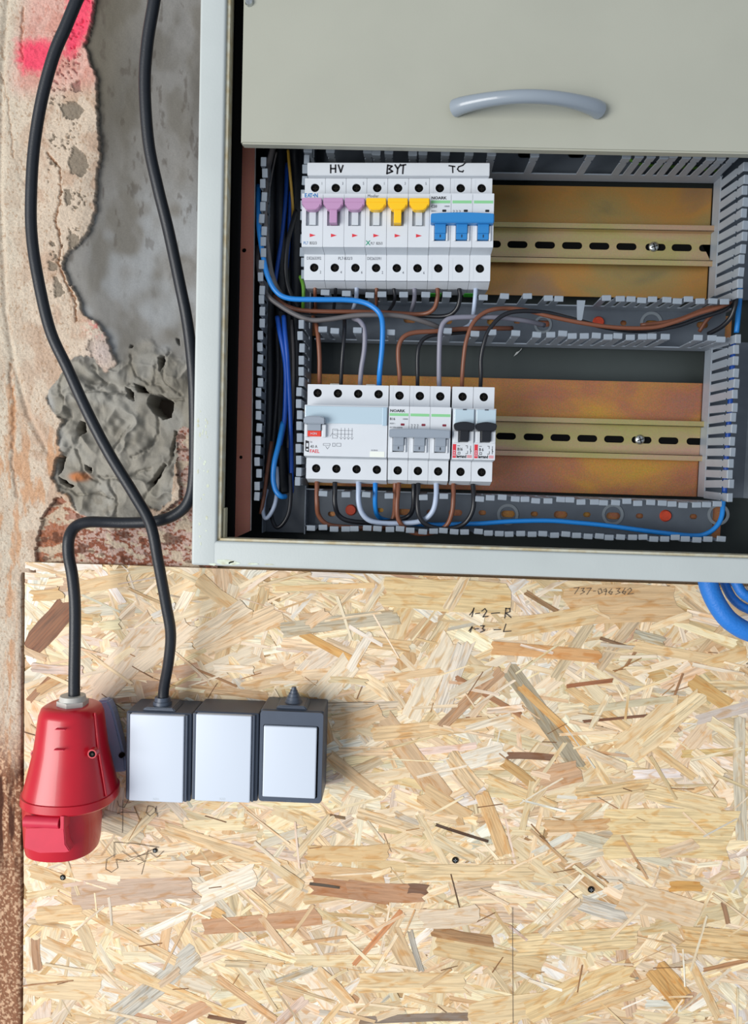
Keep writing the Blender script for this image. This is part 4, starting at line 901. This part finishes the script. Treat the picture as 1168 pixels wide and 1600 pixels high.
wire('lgrey', R1, [(743,438,-.09),(743,450,-.1),(741,475,-.1),(738,498,-.09),(733,508,-.08),(722,514,-.07)], 'pale blue-grey wire dropping straight from the third pole of the blue-toggle breaker')
# long wires of the left duct
wire('blue', .0022, [(403,290,-.09),(404,330,-.1),(405,360,-.105),(410,395,-.108),(417,428,-.11),(430,454,-.111),(450,466,-.111),(490,468,-.111),(540,468.5,-.11),(566,472,-.11),(583,480,-.111),(594,492,-.112),(597.5,510,-.114),(596.5,545,-.113),(593,580,-.11),(592,604,-.1)], 'long bright blue wire curving from the left duct down to the wide four-pole breaker')
wire('dgrey', .0025, [(432,215,-.08),(424,240,-.09),(417,270,-.095),(413,310,-.1),(414,350,-.1),(417,385,-.1),(422,420,-.098),(430,446,-.095),(440,462,-.085)], 'thick grey wire coming down from under the cover in the left duct')
wire('dgrey', .0021, [(402,385,-.085),(403,410,-.095),(408,440,-.1),(418,462,-.104),(438,478,-.104),(462,492,-.104),(485,500,-.104),(513,499,-.104),(554,493,-.104),(592,492,-.104),(630,494.5,-.102),(660,502,-.098),(686,512,-.09),(694,520,-.075)], 'grey wire sweeping from the left duct along the middle duct')
wire('dgrey', .0007, [(432,238,-.09),(426,265,-.095),(420,300,-.096),(415,335,-.092)], 'thin grey lead beside the thick grey wire at upper left')
wire('dgrey', .0006, [(416,245,-.09),(413,275,-.09),(410,315,-.09),(408,345,-.088)], 'hair-thin grey lead at the far upper left of the left duct')
wire('dblue', .0018, [(448,255,-.068),(446,310,-.068),(440,370,-.068),(434,410,-.07),(429,445,-.072)], 'dark blue wire deep in the upper part of the left duct')
wire('dblue', .0018, [(454,300,-.066),(452,350,-.066),(450,390,-.066),(447,420,-.066)], 'second dark blue wire, right of the first, deep in the left duct')
wire('yellow', .0013, [(450,235,-.08),(452,262,-.083),(455,294,-.08),(457,322,-.075),(457,345,-.065)], 'thin yellow wire in the upper left duct')
wire('black', .0021, [(462,330,-.075),(455,355,-.085),(449,380,-.09),(446,415,-.09),(448,440,-.088),(455,462,-.085),(466,480,-.08)], 'dark wire bowing beside the combed wall left of the lilac breaker')
wire('yg', .0016, [(469,432,-.085),(473,445,-.09),(474,462,-.09),(473,482,-.08)], 'short yellow-green wire at the corner of the left duct')
wire('dblue', .0021, [(433,495,-.09),(437,520,-.095),(442,545,-.095),(446,575,-.09),(446,615,-.085),(444,656,-.085),(437,695,-.09)], 'left one of two deep blue wires in the lower left duct')
wire('blue', .0023, [(442,660,-.085),(435,695,-.095),(429,720,-.1),(426.5,745,-.1),(430,765,-.1),(438,775,-.1),(446,776,-.095)], 'bright blue wire end hooking right at the foot of the left duct')
wire('dblue', .0021, [(443,494,-.09),(445,520,-.095),(448,550,-.095),(450,583,-.09),(452,620,-.085),(454,680,-.08),(455,740,-.08),(455,770,-.08)], 'right one of two deep blue wires in the lower left duct')
wire('brown', .0017, [(424,690,-.08),(418,730,-.085),(413,770,-.09),(407,803,-.09)], 'brown wire end at the foot of the left duct')
wire('lgrey', .0018, [(432,730,-.082),(433,760,-.09),(430,785,-.095),(423,802,-.095),(415,810,-.095),(411,800,-.09),(413,780,-.085),(417,765,-.08)], 'pale grey wire loop at the foot of the left duct')
wire('black', .0018, [(453,740,-.09),(454,770,-.095),(451,800,-.097),(442,818,-.097),(432,824,-.095),(425,812,-.09),(423,795,-.085)], 'black wire loop at the foot of the left duct')
wire('black', .002, [(432,510,-.072),(434,580,-.072),(430,650,-.072),(424,710,-.075),(415,760,-.08)], 'black wire hanging deep in the lower left duct')
wire('dgrey', .0016, [(455,500,-.07),(458,560,-.07),(457,640,-.07),(450,700,-.07)], 'dull grey wire deep behind the blue pair in the left duct')
wire(M_cable, .0052, [(420,220,-.066),(422,300,-.066),(420,400,-.066),(420,500,-.066),(421,620,-.066),(418,740,-.068)], 'black cable against the left comb, deep in the left duct', name='power_cable', cat='cable')
wire(M_cable, .0056, [(440,225,-.064),(437,320,-.064),(440,420,-.064),(438,520,-.064),(436,640,-.064),(440,740,-.064),(444,770,-.062)], 'black cable down the middle, deep in the left duct', name='power_cable', cat='cable')
wire(M_cable, .0050, [(462,228,-.064),(464,330,-.064),(462,440,-.064),(463,540,-.064),(464,650,-.064),(462,750,-.064)], 'black cable against the right comb, deep in the left duct', name='power_cable', cat='cable')
# wires feeding the tops of the lower row
wire('brown', .0019, [(488,492,-.075),(494,508,-.1),(497,528,-.107),(499,560,-.107),(499,585,-.104),(499,606,-.098)], 'brown wire into the first top terminal of the wide four-pole breaker')
wire('black', .0017, [(537,490,-.075),(538,508,-.1),(537,530,-.107),(534,565,-.106),(532,606,-.098)], 'black wire into the second top terminal of the wide four-pole breaker')
wire('grey', .0021, [(552,498,-.09),(562,502,-.105),(569,516,-.109),(569,545,-.108),(564,578,-.105),(562,606,-.098)], 'grey wire into the third top terminal of the wide four-pole breaker')
wire('brown', .002, [(624,608,-.098),(624,585,-.104),(622,560,-.107),(623,540,-.108),(631,526,-.108),(648,519.5,-.106),(680,517.5,-.103),(720,514,-.098),(760,513,-.09),(800,513,-.08)], 'brown wire from the grey-toggle breaker bending right along the middle duct')
wire('black', .0017, [(652,608,-.098),(652,585,-.104),(652,556,-.107),(656,537,-.107),(668,526,-.104),(690,522,-.1),(730,519,-.09)], 'black wire from the grey-toggle breaker bending right')
wire('grey', .0021, [(686,608,-.098),(685.5,580,-.105),(686,545,-.11),(688,517,-.111),(694,503,-.111),(708,496.5,-.11),(742,495.5,-.106),(780,496,-.1),(820,501,-.09),(850,508,-.075)], 'grey wire arching out of the third pole of the grey-toggle breaker')
bend = [(797,482),(825,485.5),(857,494),(911,505),(965,512),(1018,512),(1054,503),(1090,490)]
wire('brown', .0018, [(721,610,-.098),(722,585,-.105),(724,560,-.108),(728,533,-.11),(738,506,-.11),(754,490,-.108),(773,483,-.106)]+[(x, y, -.1) for x, y in bend]+[(1126,479,-.1),(1142,472,-.09)], 'long brown wire from the B16 slim breaker running right to the corner')
wire('black', .0018, [(750,610,-.098),(751,585,-.105),(751,560,-.108),(756,535,-.11),(764,515,-.11),(782,495,-.108),(807,486.5,-.106),(850,488,-.1),(893,498,-.098),(947,512,-.096),(1000,517,-.095),(1054,510,-.095),(1090,498,-.095),(1129,485,-.095),(1144,474,-.09)], 'long black wire from the rightmost slim breaker running right to the corner')
wire('brown', .0017, [(1000,508,-.075),(1056,500,-.08),(1100,483,-.085),(1140,470,-.088)], 'second brown wire rising to the right-hand corner of the middle duct')
wire('black', .002, [(1150,462,-.095),(1147,480,-.095),(1140,497,-.092),(1126,511,-.085),(1106,522,-.075)], 'thick black wire looping in the corner of the right duct')
wire('brown', .0018, [(1136,474,-.085),(1120,485,-.08),(1104,500,-.072),(1092,518,-.066)], 'stub of brown wire dipping into the corner of the right duct')
# bottom duct loops
wire('brown', .0021, [(495,745,-.098),(495,757,-.103),(495,785,-.105),(498,806,-.1),(513,820,-.098),(545,824,-.098),(585,826,-.095),(606,822,-.09),(615,806,-.09),(617,785,-.095),(617,757,-.1),(616,745,-.096)], 'brown wire bridging the wide breaker and the grey-toggle breaker')
wire('black', .0021, [(523,745,-.098),(523,760,-.104),(523,787,-.105),(529,805,-.1),(546,814,-.098),(580,816.5,-.095),(615,814,-.093),(637,807,-.093),(645,793,-.098),(646,770,-.102),(646,745,-.098)], 'black wire bridging the wide breaker and the grey-toggle breaker')
wire('blue', .0021, [(586,745,-.098),(586,765,-.104),(586,790,-.1),(590,806,-.092),(604,813,-.085),(640,818,-.085),(680,820,-.085),(717,819,-.087),(750,818,-.09),(800,814.5,-.09),(857,813.5,-.09),(905,817,-.09),(950,821.5,-.09),(1029,832,-.09),(1083,837,-.09),(1105,833,-.092),(1120,821,-.092),(1127,806,-.09),(1129,788,-.087),(1131,770,-.085)], 'blue wire from the wide breaker running right along the bottom duct')
wire('lgrey', .0023, [(559,745,-.098),(560,760,-.106),(560,783,-.108),(565,801,-.106),(577,813,-.104),(600,817.5,-.102),(640,817,-.102),(662,812,-.103),(676,798,-.106),(681,775,-.107),(681,745,-.1)], 'pale grey wire looping from the wide breaker to the grey-toggle breaker')
wire('brown', .002, [(624,745,-.098),(622,765,-.106),(620,790,-.108),(622,811,-.106),(633,826,-.104),(653,834,-.103),(680,831,-.103),(698,820,-.104),(706,800,-.107),(708,775,-.107),(708,745,-.1)], 'brown wire looping from the grey-toggle breaker to the B16 slim breaker')
wire('black', .0021, [(653,745,-.098),(653,765,-.106),(652,793,-.109),(657,811,-.108),(670,822,-.107),(696,827,-.106),(722,820,-.106),(736,803,-.108),(740,780,-.108),(737,745,-.1)], 'black wire looping from the grey-toggle breaker to the rightmost slim breaker')
wire('blue', .0022, [(1156,440,-.075),(1155,467,-.078),(1152,500,-.08),(1150,520,-.08)], 'bright blue wire in the gap between the two runs of the right duct')
wire('dblue', .0022, [(1145,535,-.084),(1142,600,-.084),(1138,660,-.084),(1134,720,-.084),(1131,775,-.085)], 'blue wire showing through the slots of the lower right duct')
wire('yg', .0014, [(960,232,-.075),(985,250,-.07),(1010,258,-.065),(1080,262,-.064),(1125,268,-.064)], 'yellow-green wire behind the fingers of the top duct')
for x, lab in ((681, 'green connector block under the first pole of the blue-toggle breaker'), (734, 'green connector block under the third pole of the blue-toggle breaker')):
    c = P(x, 454, -0.075); g = thing('connector_block', (c.x, -0.07, c.z-.004), lab, 'connector', 'green connector blocks')
    add(B().box(c.x-.005, c.x+.005, -0.078, -0.064, c.z-.0035, c.z+.0035, .0006), 'housing', W['green'], g); add(B().box(c.x-.0028, c.x+.0028, -0.0786, -0.0778, c.z-.002, c.z+.002), 'opening', W['yg'], g)

# ================================================================ cables on the wall
def cable(pts, r, label):
    b_ = B(); b_.tube([P(*p) for p in pts], r, 16, sub=8); o = b_.build('power_cable', M_cable, None, 180, center=True); return tag(o, label, 'cable', 'black rubber cables')
cable([(138,-40,-.08),(120,0,-.08),(103,41,-.078),(84,86,-.075),(66,152,-.07),(54,223,-.065),(49,291,-.062),(49,360,-.06),(58,428,-.06),(78,515,-.06),(106,577,-.06),(137,645,-.06),(171,710,-.06),(209,772,-.058),(235,820,-.055),(247,878,-.052),(259,943,-.047),(266.5,990,-.043),(263,1035,-.037),(256,1075,-.03),(255,1100,-.0285)], .0052, 'black rubber cable bowing left, then down into the grommet of the leftmost outlet box')
cable([(246,-40,-.07),(241,0,-.07),(230,68,-.065),(226,137,-.06),(232,223,-.055),(246,291,-.052),(263,360,-.048),(281,445,-.045),(292,500,-.042),(299,555,-.04),(303,610,-.038),(304,680,-.036),(303,740,-.036),(297,777,-.036),(280,800,-.036),(247,814,-.036),(200,817,-.036),(165,816,-.038),(137,816,-.042),(118,823,-.045),(108,840,-.05),(107,866,-.052),(113,900,-.055),(117,943,-.055),(117,1000,-.055),(116,1060,-.055),(116,1100,-.055)], .0054, 'black rubber cable running behind the frame, bending left and down to the red plug')
def conduit(pts, r, label):
    b_ = B(); q = [P(*p) for p in pts]; b_.tube(q, r, 14, sub=24, radii=None)
    o = b_.build('blue_conduit', M_bluecond, None, 180, center=True); return tag(o, label, 'conduit', 'blue conduits at the lower right corner')
conduit([(1104,880,-.05),(1106,912,-.05),(1120,945,-.052),(1142,972,-.055),(1178,990,-.055),(1230,992,-.045),(1300,960,-.03),(1340,900,-.02)], .0088, 'outer blue conduit curving out from under the cabinet corner')
conduit([(1124,885,-.03),(1132,912,-.032),(1145,936,-.035),(1168,952,-.038),(1210,962,-.036),(1270,935,-.03),(1300,890,-.02)], .0042, 'middle blue conduit inside the outer one')
conduit([(1140,888,-.04),(1150,912,-.042),(1164,930,-.045),(1195,940,-.045),(1240,915,-.035),(1255,880,-.025)], .0048, 'innermost blue conduit at the right edge')

# ================================================================ red plug and socket
def quad(pts, Y): return [(P(x, y, Y).x, P(x, y, Y).z) for x, y in pts]
ka = .00059; c0 = P(111.5, 1170, -.055)
def zy(y): return P(112, y, -.055).z
plug = thing('industrial_plug', (c0.x, -0.055, zy(1246)), 'glossy red industrial plug hanging on its black cable', 'plug')
b_ = B(); b_.lathe((c0.x, -.055, 0), [(.012, zy(1101)), (.022, zy(1100)), (.0262, zy(1104)), (.0285, zy(1114)), (.0325, zy(1165)), (.0372, zy(1200)), (.0405, zy(1222)), (.0418, zy(1233))], 56, sq=2.35, sy=.98)
bo = add(b_, 'plug_body', M_redp, plug, 40)
b_ = B(); b_.lathe((c0.x, -.055, 0), [(.0405, zy(1231)), (.0432, zy(1232)), (.0434, zy(1244)), (.0415, zy(1247))], 56, sq=2.35, sy=.98); add(b_, 'locking_ring', M_redp, plug, 40)
b_ = B(); z0 = zy(1104); b_.cyl((c0.x+.001, -.055, z0+.003), .0145, .0145, .007, 'Z', 6); b_.cyl((c0.x+.001, -.055, z0+.0085), .0125, .0115, .005, 'Z', 24); b_.cyl((c0.x+.001, -.055, z0-.001), .0165, .0165, .003, 'Z', 24)
add(b_, 'cable_gland', M_nut, plug, 40)
for x, y, lab in ((145, 1177, None), (56, 1177, None)):
    c = P(x, y, -.0815 if x > 100 else -.068); b_ = B(); b_.cyl((c.x, c.y+.001, c.z), .0046, .0042, .006, 'Y', 20); o = add(b_, 'screw_boss', M_redp, plug, 40); add(B().cyl((c.x, c.y-.0019, c.z), .0030, .0030, .0006, 'Y', 20), 'screw_recess', M_dark, o)
    b2 = B(); b2.cyl((c.x+.0006, c.y-.0024, c.z), .0014, .0012, .0006, 'Y', 16); add(b2, 'screw', M_screw_d, o, 40)
# raised type plate outline and moulding seam
for y in (1140, 1172):
    q0 = P(84 if y > 1150 else 86, y, -.0905 if y > 1150 else -.088); add(B().box(q0.x, q0.x+.009, q0.y-.0002, q0.y+.004, q0.z-.0003, q0.z+.0003), 'type_plate_line', M_redf, plug)
b_ = B(); b_.tube([(c0.x+.0268*1.0, -.066, zy(1106)), (c0.x+.0315, -.068, zy(1160)), (c0.x+.0372, -.070, zy(1205)), (c0.x+.0405, -.0715, zy(1230))], .0012, 8); add(b_, 'moulding_seam', M_redp, plug, 60)
sock = thing('industrial_socket', (P(98, 1300, -.055).x, -0.055, zy(1331)), 'red industrial socket with a hinged flap under the red plug', 'socket')
cs = P(98.5, 1290, -.055)
b_ = B(); b_.lathe((cs.x, -.055, 0), [(.0372, zy(1246)), (.0352, zy(1250)), (.0347, zy(1275)), (.0335, zy(1312)), (.0322, zy(1322)), (.025, zy(1326))], 56, sq=2.3, sy=1.0); add(b_, 'socket_sleeve', M_redp, sock, 40)
h_x = P(99, 1281, -.095).x
fp = quad([(41, 1292), (101, 1291), (103, 1318), (110, 1329), (104, 1331), (62, 1332), (39, 1324)], -.094)
ck_ = B(); ck_.box(h_x-.0015, h_x+.002, -.0985, -.08, P(99,1294,-.095).z, P(99,1273,-.095).z, .0006); fo = add(B().poly(fp, -.0955, -.084, .0007), 'flap', M_redf, sock, 40, label='duller red hinged flap')
h1_ = P(41, 1283, -.095); h2_ = P(99, 1281, -.095); b_ = B(); b_.cyl(((h1_.x+h2_.x)/2-.002, -.095, h1_.z), .0052, .0052, h2_.x-h1_.x-.002, 'X', 20); add(b_, 'flap_hinge', M_redf, fo, 40); add(ck_, 'hinge_cheek', M_redf, fo)
b_ = B(); b_.box(cs.x-.03, cs.x+.018, -.06, -.0008, zy(1318), zy(1248), .002); add(b_, 'socket_foot', M_redp, sock)
b_ = B(); b_.poly(quad([(150,1096),(168,1094),(176,1110),(196,1188),(197,1206),(150,1210)], -.014), -.014, -.0006, .002); add(b_, 'back_housing', M_bluegrey, sock, label='blue-grey wedge-shaped back housing')
c = P(190, 1180, -.015); b_ = B(); b_.cyl((c.x, -.0150, c.z), .003, .0026, .003, 'Y', 16); add(b_, 'housing_screw', M_screw_d, sock, 30)

# ================================================================ surface-mounted outlet boxes and switch
YB = -.045
def boxunit(x0, x1, y0, y1, name, label, cat):
    a = P(x0, (y0+y1)/2, YB); b2 = P(x1, (y0+y1)/2, YB); t = P((x0+x1)/2, y0, YB).z; bt = P((x0+x1)/2, y1, YB).z
    r = thing(name, ((a.x+b2.x)/2, 0, bt), label, cat, 'grey and white wall boxes')
    bd = B(); bd.box(a.x, b2.x, YB+.002, -.0007, bt, t, .0022, 3); add(bd, 'housing', M_boxg, r, 40)
    return r, a.x, b2.x, bt, t
for x0, x1, c0_, c1_, name, lab in ((195, 298, 202, 286.5, 'outlet_box', 'leftmost white-covered grey wall box, a black cable entering its top'), (301, 403, 305, 391.5, 'outlet_box', 'middle white-covered grey wall box with no cable')):
    r, xa, xb, z0, z1 = boxunit(x0, x1, 1114, 1252, name, lab, 'outlet box')
    ca = P(c0_, 1180, YB-.003).x; cb = P(c1_, 1180, YB-.003).x
    add(B().box(ca, cb, YB-.003, YB+.004, z0+.0006, z1-.0012, .0012, 3), 'cover', M_cover, r, 40, label='white cover')
    add(B().box(cb+.0002, cb+.003, YB-.001, YB+.004, z0+.0008, z1-.001, .0008), 'side_rib', M_boxg, r)
    add(B().box(ca-.0034, ca-.0002, YB-.001, YB+.004, z0+.0008, z1-.001, .0008), 'side_rib', M_boxg, r)
    addt('ABB', (ca+cb)/2, z0+.0022, .0034, YB-.003, mat('moulded_white', (200, 208, 216), .5), r, align='CENTER')
    if x0 == 195:
        gx = P(256, 1100, -.024).x
        g = B(); g.poly([(gx-.0165, z1), (gx+.0165, z1), (gx+.0135, z1+.0035), (gx-.0135, z1+.0035)], -.040, -.010, .0008); g.cyl((gx, -.0285, z1+.005), .0092, .0088, .004, 'Z', 24); g.cyl((gx, -.0285, z1+.0085), .0080, .0072, .005, 'Z', 24)
        add(g, 'grommet', M_boxg, r, 40)
r, xa, xb, z0, z1 = boxunit(405, 504, 1111, 1253, 'light_switch', 'rightmost grey wall box with a white rocker inset in its frame', 'switch')
ca = P(411, 1180, YB-.003).x; cb = P(494, 1180, YB-.003).x; zt_ = P(450, 1135, YB-.003).z; zb_ = P(450, 1246, YB-.003).z
addp('frame', [rrect(xa+.0003, xb-.0003, z0+.0003, z1-.0003, .003), rrect(ca-.0009, cb+.0016, zb_-.0007, zt_+.0007, .002)], YB-.0015, .003, M_boxg, r)
add(B().box(ca-.001, cb+.002, YB+.0015, YB+.0018, zb_-.001, zt_+.001), 'rocker_gap', M_dark, r)
add(B().box(ca, cb, YB-.004, YB+.001, zb_, zt_, .0014, 3), 'rocker', M_cover, r, 40, label='white rocker plate')
addt('ABB', (ca+cb)/2, z0+.001, .0026, YB-.0015, mat('moulded_grey', (96, 106, 122), .5), r, align='CENTER')
gx = P(459, 1095, -.024).x; g = B()
g.poly([(gx-.0155, z1), (gx+.0155, z1), (gx+.0125, z1+.0035), (gx-.0125, z1+.0035)], -.040, -.010, .0008)
for k, (rr, zz) in enumerate(((.0088, .0045), (.0072, .0075), (.0056, .0105), (.0040, .0135), (.0026, .0165))): g.cyl((gx, -.026, z1+zz), rr, rr*.86, .003, 'Z', 24)
add(g, 'stepped_grommet', M_boxg, r, 40)
